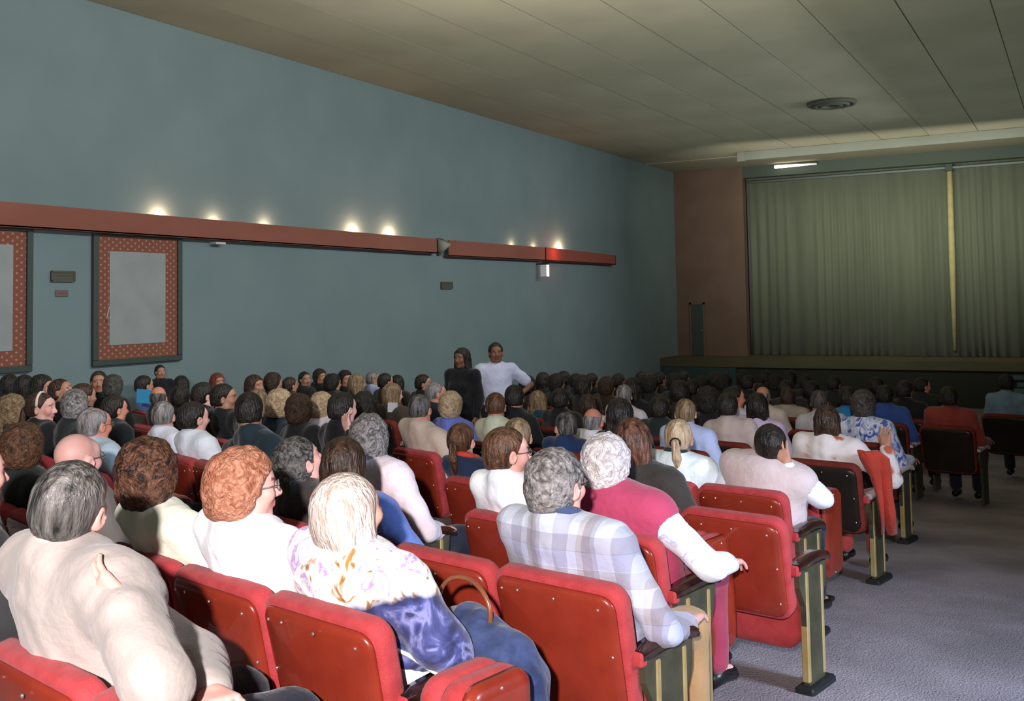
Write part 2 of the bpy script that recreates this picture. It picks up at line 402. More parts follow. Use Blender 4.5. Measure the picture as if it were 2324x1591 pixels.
# ------------------------------------------------------------------ bodies
def pose(lean=0, side=0, armR='lap', armL='lap', stand=False, sh=.185):
    J = {}
    if stand:
        J['pelvis'] = (0, 0, .93); J['belly'] = (0, .01, 1.10); J['chest'] = (0, 0, 1.28); J['neck'] = (0, -.02, 1.45); J['head'] = (0, .01, 1.60)
        for n, x in (('R', 1), ('L', -1)):
            J['hip'+n] = (x*.09, 0, .90); J['kn'+n] = (x*.10, .03, .48); J['an'+n] = (x*.11, -.01, .09); J['toe'+n] = (x*.13, .15, .04)
            J['sh'+n] = (x*sh, -.01, 1.40); J['el'+n] = (x*(sh+.05), -.03, 1.12); J['wr'+n] = (x*(sh+.04), .04, .88)
            J['hd'+n] = (0, .1, -1); J['hn'+n] = (x, 0, 0)
        for n, a, x in (('R', armR, 1), ('L', armL, -1)):
            if a == 'hip': J['el'+n] = (x*.44, -.03, 1.20); J['wr'+n] = (x*.22, .05, 1.02); J['hd'+n] = (-x*.8, .3, -.5)
        return J
    hip = np.array([0, .12, .50]); a = math.radians(lean); b = math.radians(side)
    def up(p):
        q = np.array(p, float)-hip
        y, z = q[1]*math.cos(a)+q[2]*math.sin(a), -q[1]*math.sin(a)+q[2]*math.cos(a)
        x, z = q[0]*math.cos(b)+z*math.sin(b), -q[0]*math.sin(b)+z*math.cos(b)
        return tuple(np.array([x, y, z])+hip)
    J['pelvis'] = (0, .13, .54); J['belly'] = up((0, .10, .70)); J['chest'] = up((0, .065, .875)); J['neck'] = up((0, .03, 1.035)); J['head'] = up((0, .055, 1.16))
    for n, x in (('R', 1), ('L', -1)):
        J['hip'+n] = (x*.09, .14, .52); J['kn'+n] = (x*.13, .54, .52); J['an'+n] = (x*.12, .56, .10); J['toe'+n] = (x*.13, .70, .045)
        J['sh'+n] = up((x*sh, .05, .975)); J['hn'+n] = (0, 0, 1)
    for n, ar, x in (('R', armR, 1), ('L', armL, -1)):
        if ar == 'lap': e, wv, hd = (x*.27, .14, .72), (x*.10, .34, .63), (-x*.6, 1, -.1)
        elif ar == 'rest': e, wv, hd = (x*.29, .08, .71), (x*.30, .32, .69), (-x*.1, 1, -.2)
        elif ar == 'face': e, wv, hd = (x*.26, .20, .76), (x*.10, .17, 1.02), (-x*.3, -.3, 1)
        else: e, wv, hd = ar[0], ar[1], ar[2]; 
        J['el'+n], J['wr'+n], J['hd'+n] = e, wv, hd
        if ar == 'face': J['hn'+n] = (x*.5, 1, 0)
        if isinstance(ar, tuple) and len(ar) > 3: J['hn'+n] = ar[3]
    return J
BOX = {False: ((-.72, -.42, .0), (.72, .92, 1.32)), True: ((-.55, -.3, .0), (.55, .35, 1.75))}
def _torso(s, J, inf, fat, fem):
    A = np.array
    s.ell(J['pelvis'], (.165+inf+fat, .125+inf+fat*.6, .13+inf), .05)
    s.ell(J['belly'], (.160+inf+fat*1.2, .110+inf+fat, .16+inf), .05)
    s.ell(J['chest'], (.180+inf+fat*.8, .114+inf+fat*.5, .165+inf), .07)
    for n in 'RL':
        s.cap(A(J['neck'])*.75+A(J['chest'])*.25, J['sh'+n], .064+inf, .060+inf+fat*.3, .08)
    if fem:
        c = A(J['chest']); fd = .07
        for x in (-1, 1): s.ell(c+(x*.075, fd, -.03), (.07+inf, .065+inf, .065+inf), .03)
def _n(v): v = np.array(v, float); return v/np.linalg.norm(v)
def body_base(J, h, fat, fem, stand):
    s = SDF(*BOX[stand], h); _torso(s, J, 0, fat, fem)
    hd = np.array(J['head']); s.cap(np.array(J['neck'])-(0, 0, .05), hd+(0, -.03, -.08), .072, .058, .03)
    for n in 'RL':
        s.cap(J['sh'+n], J['el'+n], .050+fat*.3, .040, .02); s.cap(J['el'+n], J['wr'+n], .041, .027, .012)
        s.cap(J['hip'+n], J['kn'+n], .085+fat*.4, .060, .03); s.cap(J['kn'+n], J['an'+n], .058, .038, .02); s.cap(J['an'+n], J['toe'+n], .036, .028, .02)
    return s.mesh()
def wr(s, amp):
    if amp: s.glob(lambda X, Y, Z, D: D+amp*np.sin(34*X+5*np.sin(9*Z)+9*Y)*np.sin(27*Z+4*np.sin(11*X)+7*Y))
    return s
def shirt_mesh(J, h, sl, fat, fem, stand, inf=.013, amp=.003):
    s = SDF(*BOX[stand], h); _torso(s, J, inf, fat, fem)
    for n in 'RL':
        S, E, W = map(np.array, (J['sh'+n], J['el'+n], J['wr'+n])); ai = inf*1.3
        if sl == 'none': continue
        if sl == 'short': s.cap(S, S+(E-S)*.72, .054+ai+fat*.3, .056+ai, .045)
        else: s.cap(S, E, .052+ai+fat*.3, .046+ai, .045); s.cap(E, E+(W-E)*.92, .046+ai, .034+ai*.7, .02)
    nk = np.array(J['neck']); s.cap(nk-(0, .01, .08), nk+(0, -.018, .004), .088+inf, .072+inf*.5, .03)
    zc = J['pelvis'][2]-.06
    s.glob(lambda X, Y, Z, D: np.maximum(D, zc-Z))
    return wr(s, amp).mesh()
def trousers_mesh(J, h, fat, stand, skirt=False):
    s = SDF(*BOX[stand], h); inf = .012
    s.ell(J['pelvis'], (.172+inf+fat, .13+inf+fat*.6, .12), .05)
    for n in 'RL':
        s.cap(J['hip'+n], J['kn'+n], .09+inf+fat*.4, .064+inf, .04)
        A, B = np.array(J['kn'+n]), np.array(J['an'+n]); s.cap(A, A+(B-A)*(.55 if skirt else .92), .062+inf, .055+inf, .03)
    if skirt: s.ell((0, .45, .50), (.19, .22, .09), .06)
    zt = J['pelvis'][2]+.08
    s.glob(lambda X, Y, Z, D: np.maximum(D, Z-zt))
    return wr(s, .003).mesh()
def vest_mesh(J, h, fat, stand):
    s = SDF(*BOX[stand], h); _torso(s, J, .046, fat, False)
    zc = J['pelvis'][2]-.03; shx = abs(J['shR'][0]-J['shL'][0])/2; cx = (J['shR'][0]+J['shL'][0])/2
    for n in 'RL':
        S, E = np.array(J['sh'+n]), np.array(J['el'+n]); s.cap(S+(S-E)*.1, E, .074, .070, .01, sub=True)
    hd = np.array(J['neck']); s.cap(hd+(0, .02, .0), hd+(0, .09, -.12), .05, .02, .01, sub=True)
    s.glob(lambda X, Y, Z, D: np.maximum(D, zc-Z)); return s.mesh()
def shawl_mesh(J, h, fat):
    s = SDF(*BOX[False], h); _torso(s, J, .03, fat, False)
    for n in 'RL': s.cap(J['sh'+n], np.array(J['sh'+n])*.25+np.array(J['el'+n])*.75, .085, .095, .05)
    zc = J['chest'][2]-.13
    s.glob(lambda X, Y, Z, D: np.maximum(D, zc-Z-.35*X-.3*Y))
    return wr(s, .004).mesh()

GROW = {}
def person(name, loc, rz, J, delta=(0, 0, 0), scale=1.0, head_rot=(0, 0, 0), headkind='m', skin=(.62, .36, .27), hair='short', haircol=((.02, .015, .01), (.06, .04, .03)),
           top=None, sleeves='long', legs=None, fat=0.0, near=0, label='', group=None, posekey=None, stand=False, extras=None, seed=0, hair_scale=1.0, skirt=False, amp=.0045, collar=None, curl=.5, inf=.013, bands=None):
    hb, hh, hs, hl, hn = [(.030, .0125, .030, .036, .011), (.024, .0095, .021, .030, .009), (.020, .0056, .0135, .025, .0056)][near]
    fem = headkind == 'f'
    root = empty('person', loc, rz, label, 'person', group)
    z0 = J['pelvis'][2]; zh = J['head'][2]; dl = np.array(delta, float)
    def warp(v):
        v = np.array(v, float); t = (v[:, 2]-z0)/(zh-z0); wv = np.clip(t, 0, 1.15)[:, None]; return v+dl*wv
    def cached(tagk, fn):
        if posekey is None: return fn()
        k = (tagk, posekey, hb, hs, hl, round(fat, 3), fem, sleeves if tagk == 'shirt' else 0, skirt if tagk == 'leg' else 0)
        if k not in GROW: GROW[k] = fn()
        return GROW[k]
    bv, bf = cached('body', lambda: body_base(J, hb, fat, fem, stand)); bv = warp(bv)
    hv, hf, hc = head_mesh(headkind, hh)
    hp = np.array(J['head'])+dl
    Rm = Euler(head_rot, 'XYZ').to_matrix()
    Rz = Matrix.Rotation(head_rot[2], 3, 'Z') @ Matrix.Rotation(head_rot[0], 3, 'X') @ Matrix.Rotation(head_rot[1], 3, 'Y')
    # the neck stays with the shoulders: blend the head rotation out towards the neck base
    Rn = np.array(Rz); piv = np.array((0, -.03, -.12))
    hv2 = (hv-piv)@Rn.T+piv
    wn = np.clip((hv[:, 2]+.22)/.12, 0, 1)[:, None]*np.where(hv[:, 2:3] > -.10, 1, 1)
    hv2 = hv2*wn+hv*(1-wn)+hp
    vs = [bv, hv2]; fs = [bf, hf+len(bv)]; tn = [np.ones((len(bv), 4)), hc]; off = len(bv)+len(hv2)
    for n, sg in (('R', 1), ('L', -1)):
        av, af = hand_mesh(hn, curl)
        yv = _n(J['hd'+n]); nn = _n(J['hn'+n]); xv = _n(np.cross(yv, nn)); zv = np.cross(xv, yv)
        # thumb towards the middle of the body for a palm-down hand
        q = av*np.array([-sg, 1, 1])
        q = q[:, :1]*xv+q[:, 1:2]*yv+q[:, 2:3]*zv+warp(np.array([J['wr'+n]]))[0]
        vs.append(q); fs.append((af[:, ::-1] if sg == 1 else af)+off); off += len(q); tn.append(np.ones((len(q), 4)))
    tone = np.concatenate(tn); tone[:, :3] *= np.array(skin)
    link('body', mesh_from('body', np.concatenate(vs), np.concatenate(fs), M['skin'], True, tone), root)
    HM = Matrix.Translation(Vector(hp+piv)) @ Rz.to_4x4() @ Matrix.Translation(Vector(-piv))
    if hair and hair != 'bald':
        kk = ('hm', hair, hh, seed, haircol); 
        if kk not in GROW:
            v, f = hair_mesh(hair, hh*1.1, seed); GROW[kk] = mesh_from('hair', v, f, hairmat(*haircol, hair in ('curly', 'big_curly', 'grey_wave', 'wavy_long')))
        ho = link('hair', GROW[kk], root); ho.matrix_local = HM @ Matrix.Scale(hair_scale, 4)
    sv, sf = cached('shirt', lambda: shirt_mesh(J, hs, sleeves, fat, fem, stand, inf, amp if near else 0))
    link('shirt', mesh_from('shirt', warp(sv), sf, top), root)
    lv, lf = cached('leg', lambda: trousers_mesh(J, hl, fat, stand, skirt))
    link('skirt' if skirt else 'trousers', mesh_from('trousers', warp(lv), lf, legs or cloth((.012, .014, .022))), root)
    for n in 'RL':
        a, t = np.array(J['an'+n]), np.array(J['toe'+n])
        b = MB(); b.tube([a+(0, -.05, -.055), a+(0, .02, -.045), (a+t)/2+(0, 0, -.022), t+(0, .0, -.008), t+(0, .03, -.012)], [.036, .042, .04, .036, .018], 10)
        b.obj('shoe', M['black'], root, True)
    if collar is not None:
        nk = np.array(J['neck'])+dl*(J['neck'][2]-z0)/(zh-z0); b = MB(); r = .070
        pts = [nk+(r*math.cos(a)*1.0, r*math.sin(a)*1.0+.0, .035-.02*math.sin(a)+.0) for a in np.linspace(0, 2*math.pi, 25)]
        b.tube(pts, .018, 8); b.obj('collar', collar, root, True)
    if extras: extras(root, HM, J, warp, hs)
    return root
def glasses(frame=(.02, .015, .012), metal=False):
    def fn(root, HM, J, warp, hs):
        g = MB(); r = .0022
        for x in (-1, 1):
            g.tube([(x*.033+.021*math.cos(a), .106-.004*abs(math.cos(a)), .008+.018*math.sin(a)) for a in np.linspace(0, 2*math.pi, 17)], r, 5)
            g.tube([(x*.054, .102, .012), (x*.078, .06, .012), (x*.084, .0, .010), (x*.084, -.02, -.004)], r, 5)
        g.tube([(-.012, .108, .012), (0, .112, .014), (.012, .108, .012)], r, 5)
        key = ('gl', frame, metal)
        if key not in _cache: _cache[key] = g.mesh('glasses', mat('glasses_frame', frame, .3, metal=.8 if metal else 0), True)
        o = link('glasses', _cache[key], root); o.matrix_local = HM
        gl = MB()
        if 'lens' not in _cache:
            for x in (-1, 1):
                n = 14; c = len(gl.v); gl.add([(x*.033+.020*math.cos(2*math.pi*k/n), .1055, .008+.017*math.sin(2*math.pi*k/n)) for k in range(n)], [tuple(range(n))])
            lm = mat('lens', (.9, .9, .9), .02, spec=.6); lm.node_tree.nodes['Principled BSDF'].inputs['Alpha'].default_value = .12
            _cache['lens'] = gl.mesh('lens', lm)
        link('lens', _cache['lens'], o)
    return fn

# ================================================================== THE ROOM
WX, YS, ZC = -12.3, 33.8, 6.12           # left wall, front wall, ceiling
FX, FY0, FY1 = 6.5, -4.0, YS+3.2
wall_m = mat('teal_wall_paint', (.152, .202, .204), .85, col2=(.168, .219, .221), scale=.9, bump=.12, bscale=5, spec=.2)
ceil_m = mat('ceiling_paint', (.30, .27, .20), .9, col2=(.34, .305, .23), scale=.7, bump=.1, bscale=6, spec=.1)
ceil_gap = mat('ceiling_gap', (.21, .19, .14), .9)
floor_m = mat('aisle_carpet', (.24, .205, .215), .95, col2=(.36, .31, .33), scale=1.6, bump=.6, bscale=85, spec=.1, detail=8)
b = MB(); y0, y1 = FY0, YS+.2
b.add([(WX-.2, y0, floor_z(y0)), (FX, y0, floor_z(y0)), (FX, y1, floor_z(y1)), (WX-.2, y1, floor_z(y1)),
       (WX-.2, y0, floor_z(y0)-.2), (FX, y0, floor_z(y0)-.2), (FX, y1, floor_z(y1)-.2), (WX-.2, y1, floor_z(y1)-.2)],
      [(0, 1, 2, 3), (7, 6, 5, 4), (0, 4, 5, 1), (1, 5, 6, 2), (2, 6, 7, 3), (3, 7, 4, 0)])
tag(b.obj('floor', floor_m), 'grey brown raked carpet floor sloping down to the stage', kind='structure')
tag(MB().box((WX-.25, FY0, -2.2), (WX, YS, ZC)).obj('wall_left', wall_m), 'long teal painted side wall of the auditorium', kind='structure')
ce = tag(MB().box((WX-.25, FY0, ZC+.03), (FX, YS+4, ZC+.2)).obj('ceiling', ceil_gap), 'olive grey boarded ceiling running towards the stage', kind='structure')
nb = 15; wd = (FX-WX)/nb
_bm = {}
for i in range(nb):
    x0 = WX+i*wd; o = MB().box((0.009, FY0, ZC-.004*(i % 2)), (wd-.009, YS-2.6, ZC+.03)).obj('ceiling_board', ceil_m, ce); o.location.x = x0
tag(MB().box((WX, YS-2.58, ZC-.02), (FX, YS+.0, ZC+.03)).obj('ceiling_board', ceil_m, ce))
# side wall on the right and the back wall (outside the photograph) are dark
dk = mat('dark_side_wall', (.05, .065, .065), .9)
tag(MB().box((FX, FY0, -2.2), (FX+.2, YS+3, ZC)).obj('wall_right', dk), kind='structure')
# front wall with the proscenium opening
PX0, PX1 = -9.85, 6.3; STZ = -.27; OPT = 5.72
brown = mat('brown_red_proscenium', (.110, .068, .050), .85, col2=(.128, .080, .060), scale=1.5, bump=.1, bscale=8)
fwl = tag(MB().box((WX, YS, STZ-.02), (PX0, YS+.35, ZC)).obj('wall_front', brown), 'brown red wall panel beside the stage curtain', kind='structure')
dgreen = mat('dark_green_header', (.048, .062, .052), .85)
tag(MB().box((PX0, YS, OPT), (PX1, YS+.35, ZC)).obj('trim_1', dgreen), 'dark header beam above the stage curtain', kind='structure')
tag(MB().box((WX, YS+3.0, -2.2), (FX, YS+3.2, ZC)).obj('wall_back_stage', mat('stage_back', (.03, .035, .03), .9)), kind='structure')
# doorway on the proscenium panel
dr = empty('stage_door', (-11.56, YS-.01, STZ), 0, 'dark narrow side door low on the brown panel beside the stage', 'door')
MB().box((-.21, -.03, 0), (.21, 0, 1.75), .01).obj('door_leaf', mat('door_paint', (.030, .045, .045), .7), dr)
MB().box((-.27, -.045, 0), (-.21, 0, 1.82)).obj('door_frame', brown, dr); MB().box((.21, -.045, 0), (.27, 0, 1.82)).obj('door_frame', brown, dr)
MB().box((-.27, -.045, 1.75), (.27, 0, 1.82)).obj('door_frame', brown, dr)
hn = MB(); hn.ball((.15, -.06, .85), .025); hn.obj('door_knob', M['brass'], dr, True)
# stage
stage_y = YS-1.75
st = tag(MB().box((WX, stage_y+.06, -2.0), (FX, YS+3, STZ-.26)).obj('stage', mat('stage_riser', (.022, .024, .016), .8)), 'low stage platform in front of the curtain', kind='structure')
MB().box((WX, stage_y, STZ-.26), (FX, YS+3, STZ)).obj('stage_floor', mat('stage_boards', (.075, .062, .030), .6, col2=(.095, .078, .04), scale=3, stretch=(.3, 1, 1)), st)
MB().box((WX, stage_y+.02, -2.0), (PX0+.1, stage_y+.07, STZ-.26)).obj('riser_panel', mat('teal_riser', (.030, .060, .058), .8), st)
# curtains
def curtain(name, x0, x1, y, z0, z1, mt, label, amp=.07, per=.30):
    n = int((x1-x0)/.035); b = MB(); v = []; ph = 0
    for k in range(n+1):
        x = x0+(x1-x0)*k/n; ph += (2*math.pi/per)*(x1-x0)/n*(1+.35*math.sin(x*1.7)+.25*math.sin(x*4.1))
        yy = y+amp*math.sin(ph)
        v += [(x, yy, z0), (x+.01*math.sin(ph*.5), yy*1.0, (z0+z1)/2), (x, y+amp*.6*math.sin(ph), z1)]
    f = [(3*k, 3*k+3, 3*k+4, 3*k+1) for k in range(n)]+[(3*k+1, 3*k+4, 3*k+5, 3*k+2) for k in range(n)]
    b.add(v, f); o = b.obj(name, mt, None, True)
    md = o.modifiers.new('thick', 'SOLIDIFY'); md.thickness = .01
    return tag(o, label, 'curtain')
cur_m = mat('olive_curtain', (.085, .100, .068), .85, col2=(.105, .120, .082), scale=1.2, sheen=.3, stretch=(3, 1, .3))
curtain('stage_curtain', PX0-.1, -3.36, YS+.75, STZ+.01, OPT+.3, cur_m, 'wide pleated olive stage curtain left of the yellow strip', .045)
curtain('stage_curtain', -3.38, PX1+.1, YS+.75, STZ+.01, OPT+.3, cur_m, 'pleated olive stage curtain right of the yellow strip', .045)
ys = MB()
p0 = at_plane(2155, 388, 1, YS+.62); p1 = at_plane(2167, 795, 1, YS+.62)
ys.tube([p0, p0*.5+p1*.5, p1], [.085, .10, .055], 10)
tag(ys.obj('curtain_gap_light', mat('gap_light_yellow', (.34, .30, .14), .8, col2=(.40, .35, .17), scale=4), None, True), 'narrow pale yellow upright strip between the two stage curtains', 'curtain_gap')  # light through the curtain gap, modelled as a plain yellow tube
rl = empty('curtain_rail', (0, 0, 0), 0, 'pale rail above the stage curtain with a carriage over the yellow strip', 'rail')
a = at_plane(1700, 412, 1, YS+.5); c = at_plane(2324, 345, 1, YS+.5)
MB().tube([(a[0], YS+.5, 5.62), (PX1, YS+.5, 5.62)], .045, 8).obj('rail_bar', mat('pale_rail', (.14, .17, .16), .6), rl, True)
MB().box((p0[0]-.11, YS+.42, p0[2]-.02), (p0[0]+.11, YS+.62, p0[2]+.30), .02).obj('carriage', dgreen, rl)
# pale valance strip below the ceiling in front of the stage
bx = at_plane(1675, 350, 2, ZC-.06)
vl = empty('ceiling_valance', (0, 0, 0), 0, 'long pale grey valance strip across the ceiling in front of the stage', 'valance')
pv = mat('pale_valance', (.12, .13, .11), .7, col2=(.14, .15, .13), scale=.8)
MB().box((bx[0], bx[1]-.05, ZC-.27), (FX-.1, bx[1]+.06, ZC-.005), .01).obj('strip', pv, vl)
MB().box((bx[0]-.02, bx[1]-.07, ZC-.29), (bx[0]+.22, bx[1]+.08, ZC-.003), .01).obj('end_cap', mat('valance_cap', (.15, .15, .135), .7), vl)
# bright tube light over the stage
tb = empty('tube_light', (0, 0, 0), 0, 'bright slanting white tube light over the left of the stage', 'lamp')
q0 = at_plane(1758, 379, 1, YS-.25); q1 = at_plane(1853, 372, 1, YS-.25)
tm = mat('tube_glow', (1, .96, .86), .5, emit=(1, .93, .76), estr=5.0)
MB().tube([q0, q0+(q1-q0)*.5, q1], [.055, .038, .010], 10).obj('tube', tm, tb, True)
MB().tube([q0+(0, .1, .09), q1+(0, .1, .05)], .035, 6).obj('fixture', dgreen, tb, True)
# round ceiling vent
vc = at_plane(1887, 232, 2, ZC)
vt = empty('ceiling_vent', (vc[0], vc[1], ZC), 0, 'round dark vent grille in the ceiling above the stage side', 'vent')
vm = mat('vent_dark', (.075, .075, .055), .8)
for r in (.50, .36, .22):
    MB().tube([(r*math.cos(t), r*math.sin(t), -.03-.03*(r < .4)) for t in np.linspace(0, 2*math.pi, 33)], .055, 6).obj('vent_ring', vm, vt, True)
MB().ball((0, 0, -.02), (.5, .5, .02), 24, 6).obj('vent_plate', vm, vt, True)
# ---- red light cove along the left wall
cove_m = mat('red_brown_cove', (.215, .070, .045), .8, col2=(.25, .085, .055), scale=2.2, bump=.1, bscale=9, stretch=(1, .3, 1))
def cove(y0, y1, za0, za1, zb0, zb1, d, label, mt):
    root = empty('light_cove', (0, 0, 0), 0, label, 'cove')
    b = MB(); x = WX+d
    v = [(x, y0, zb0), (x, y1, zb1), (x, y1, za1), (x, y0, za0), (x-.03, y0, zb0), (x-.03, y1, zb1), (x-.03, y1, za1), (x-.03, y0, za0)]
    b.add(v, [(0, 1, 2, 3), (7, 6, 5, 4), (0, 4, 5, 1), (3, 2, 6, 7), (1, 5, 6, 2), (0, 3, 7, 4)]); b.obj('fascia_board', mt, root)
    b = MB(); b.add([(WX, y0, zb0-.005), (x, y0, zb0-.005), (x, y1, zb1-.005), (WX, y1, zb1-.005), (WX, y0, zb0+.02), (x, y0, zb0+.02), (x, y1, zb1+.02), (WX, y1, zb1+.02)],
          [(3, 2, 1, 0), (4, 5, 6, 7), (0, 1, 5, 4), (1, 2, 6, 5), (2, 3, 7, 6), (3, 0, 4, 7)]); b.obj('cove_shelf', mt, root)
    MB().box((WX, y1-.03, zb1), (x, y1, za1)).obj('end_board', mt, root)
    return root
cove(FY0, 18.5, 3.13, 3.07, 2.80, 2.76, .16, 'long red brown light cove high on the left wall above the framed boards', cove_m)
cove(18.95, 23.6, 3.07, 3.08, 2.72, 2.74, .16, 'middle section of red brown cove after the small gap', cove_m)
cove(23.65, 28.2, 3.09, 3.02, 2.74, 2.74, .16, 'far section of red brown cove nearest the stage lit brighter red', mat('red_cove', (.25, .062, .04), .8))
bulb = mat('warm_bulb', (1, .8, .6), .5, emit=(1, .66, .40), estr=9.0)
for i, (px, py, e, nm) in enumerate(((365, 470, 5.5, 'farthest from the stage'), (490, 484, 2.5, 'second from the camera end'), (605, 494, 2.5, 'third from the camera end'), (805, 512, 9, 'above the centre of the wall'),
                             (888, 520, 9, 'beside another bright lamp mid wall'), (1165, 549, 1.6, 'dim, near the middle cove section'), (1215, 556, 1.6, 'faint, just left of the wall sign'), (1272, 560, 11, 'bright, over the red end section'))):
    p = at_plane(px, py, 0, WX+.06); zt = 3.04
    rt = empty('cove_lamp', (WX+.055, p[1], zt-.075), 0, 'small warm cove lamp shining up, '+nm, 'lamp', 'uplights hidden in the red cove')
    MB().ball((0, 0, .02), (.03, .05, .035), 10, 6).obj('bulb', bulb, rt, True)
    MB().tube([(0, 0, -.06), (0, 0, -.01)], .022, 8).obj('socket', M['olive'], rt, True)
    light('cove_lamp_light', 'POINT', (WX+.12, p[1], zt+.02), e*3.4, (1, .66, .42), .03)
light('exit_sign_red', 'POINT', (WX+.42, at_plane(1245, 578, 0, WX)[1], 2.95), 7, (1, .12, .06), .05)
# wall items
spk = empty('wall_horn', (WX, 18.75, 2.93), 0, 'small pale conical horn on the wall in the cove gap', 'speaker')
MB().tube([(.0, 0, -.12), (.05, 0, -.08), (.16, 0, .10)], [.05, .09, .17], 14).obj('horn', mat('pale_horn', (.28, .28, .21), .6), spk, True)
MB().box((0, -.06, -.2), (.05, .06, .0)).obj('bracket', M['olive'], spk)
ex = empty('wall_sign', (WX+.2, 23.4, 2.47), 0, 'small hanging white sign box below the cove, bright on its right edge', 'sign')
MB().box((-.2, -.03, .16), (.15, .03, .20)).obj('mount', M['olive'], ex)
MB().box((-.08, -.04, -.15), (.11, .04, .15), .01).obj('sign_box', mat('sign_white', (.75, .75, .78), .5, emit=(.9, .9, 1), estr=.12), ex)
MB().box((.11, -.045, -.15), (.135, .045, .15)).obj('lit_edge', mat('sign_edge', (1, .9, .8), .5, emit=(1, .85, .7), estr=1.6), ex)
MB().box((WX, at_plane(476, 537, 0, WX)[1], 2.70), (WX+.14, at_plane(498, 537, 0, WX)[1], 2.735)).obj('x', mat('pale_lens', (.5, .5, .48), .5))
o = bpy.context.scene.objects['x']; o.name = 'downlight_lens'; tag(o, 'small pale lens on the underside of the red cove', 'lamp')
def grille(y0, y1, z0, z1, m1, m2, label):
    r = empty('wall_vent', (WX, (y0+y1)/2, (z0+z1)/2), 0, label, 'vent'); hy, hz = (y1-y0)/2, (z1-z0)/2
    MB().box((0, -hy, -hz), (.02, hy, hz)).obj('back_plate', m1, r)
    for s in (-1, 1): MB().box((0, -hy, s*hz-.012), (.035, hy, s*hz+.012)).obj('frame_bar', m2, r); MB().box((0, s*hy-.012, -hz), (.035, s*hy+.012, hz)).obj('frame_bar', m2, r)
    n = 6
    for k in range(1, n): MB().box((.02, -hy, -hz+2*hz*k/n-.004), (.032, hy, -hz+2*hz*k/n+.004)).obj('slat', m2, r)
g1, g2 = mat('grille_olive', (.10, .10, .07), .7), mat('grille_frame', (.075, .075, .05), .6)
grille(9.11, 9.47, 2.08, 2.21, g1, g2, 'olive grey wall vent between the two framed boards')
grille(18.84, 19.28, 2.0, 2.14, g1, g2, 'small dark vent far along the wall below the horn')
rp = empty('wall_plate', (WX, 9.28, 1.91), 0, 'small dull red plate below the wall vent', 'sign')
MB().box((0, -.10, -.045), (.02, .10, .045), .006).obj('plate', mat('dull_red', (.15, .085, .08), .7), rp)
MB().box((.018, -.07, -.006), (.023, .07, .006)).obj('raised_line', g2, rp)
# framed boards
def dots_mat():
    m = bpy.data.materials.new('red_dotted_fabric'); m.use_nodes = True; N = m.node_tree.nodes; L = m.node_tree.links; b = N['Principled BSDF']; b.inputs['Roughness'].default_value = .9
    tc = N.new('ShaderNodeTexCoord'); mp = N.new('ShaderNodeMapping'); mp.inputs['Scale'].default_value = (1, 1/.135, 1/.095); L.new(tc.outputs['Object'], mp.inputs[0])
    sp = N.new('ShaderNodeSeparateXYZ'); L.new(mp.outputs[0], sp.inputs[0])
    def mth(op, a, bb=None):
        n = N.new('ShaderNodeMath'); n.operation = op
        for i, x in enumerate((a, bb)):
            if x is None: continue
            if isinstance(x, (int, float)): n.inputs[i].default_value = x
            else: L.new(x, n.inputs[i])
        return n.outputs[0]
    def cell(oy, oz):
        fy = mth('ABSOLUTE', mth('SUBTRACT', mth('FRACT', mth('ADD', sp.outputs[1], oy)), .5)); fz = mth('ABSOLUTE', mth('SUBTRACT', mth('FRACT', mth('ADD', sp.outputs[2], oz)), .5))
        return mth('LESS_THAN', mth('ADD', mth('MULTIPLY', fy, 1.3), fz), .20)
    d = mth('MAXIMUM', cell(0, 0), cell(.5, .5))
    r = N.new('ShaderNodeMix'); r.data_type = 'RGBA'; r.inputs[6].default_value = (.19, .060, .034, 1); r.inputs[7].default_value = (.32, .20, .14, 1)
    L.new(d, r.inputs[0]); L.new(r.outputs[2], b.inputs['Base Color']); return m
dm = dots_mat(); fr_m = mat('dark_green_frame', (.040, .055, .048), .6); gy_m = mat('grey_board', (.24, .255, .245), .85, col2=(.27, .285, .275), scale=3, bump=.1, bscale=14)
def board(y0, y1, z0, z1, iy0, iy1, iz0, iz1, label):
    c = ((y0+y1)/2, (z0+z1)/2); r = empty('framed_board', (WX, c[0], c[1]), 0, label, 'notice board'); y0 -= c[0]; y1 -= c[0]; iy0 -= c[0]; iy1 -= c[0]; z0 -= c[1]; z1 -= c[1]; iz0 -= c[1]; iz1 -= c[1]
    fwid = .085
    for lo, hi in (((y0, z0), (y1, z0+fwid)), ((y0, z1-fwid), (y1, z1)), ((y0, z0+fwid), (y0+fwid, z1-fwid)), ((y1-fwid, z0+fwid), (y1, z1-fwid))):
        MB().box((0, lo[0], lo[1]), (.07, hi[0], hi[1]), .01).obj('frame_rail', fr_m, r)
    MB().box((0, y0+fwid, z0+fwid), (.03, y1-fwid, z1-fwid)).obj('fabric_border', dm, r)
    MB().box((0.03, iy0, iz0), (.04, iy1, iz1)).obj('centre_panel', gy_m, r)
    return r
bd = board(9.76, 11.40, .87, 2.82, 10.05, 11.08, 1.16, 2.52, 'tall dark framed board with red dotted border and grey centre, right one')
MB().tube([(.036, -.53, -.12), (.036, -.57, -.26), (.036, -.60, -.34), (.036, -.57, -.27), (.036, -.56, -.36)], .009, 5).obj('pale_mark', mat('pale_mark', (.40, .36, .34), .8), bd, True)
board(7.15, 8.80, .87, 2.82, 7.45, 8.52, 1.16, 2.55, 'tall framed red dotted board with grey centre cut by the left picture edge')

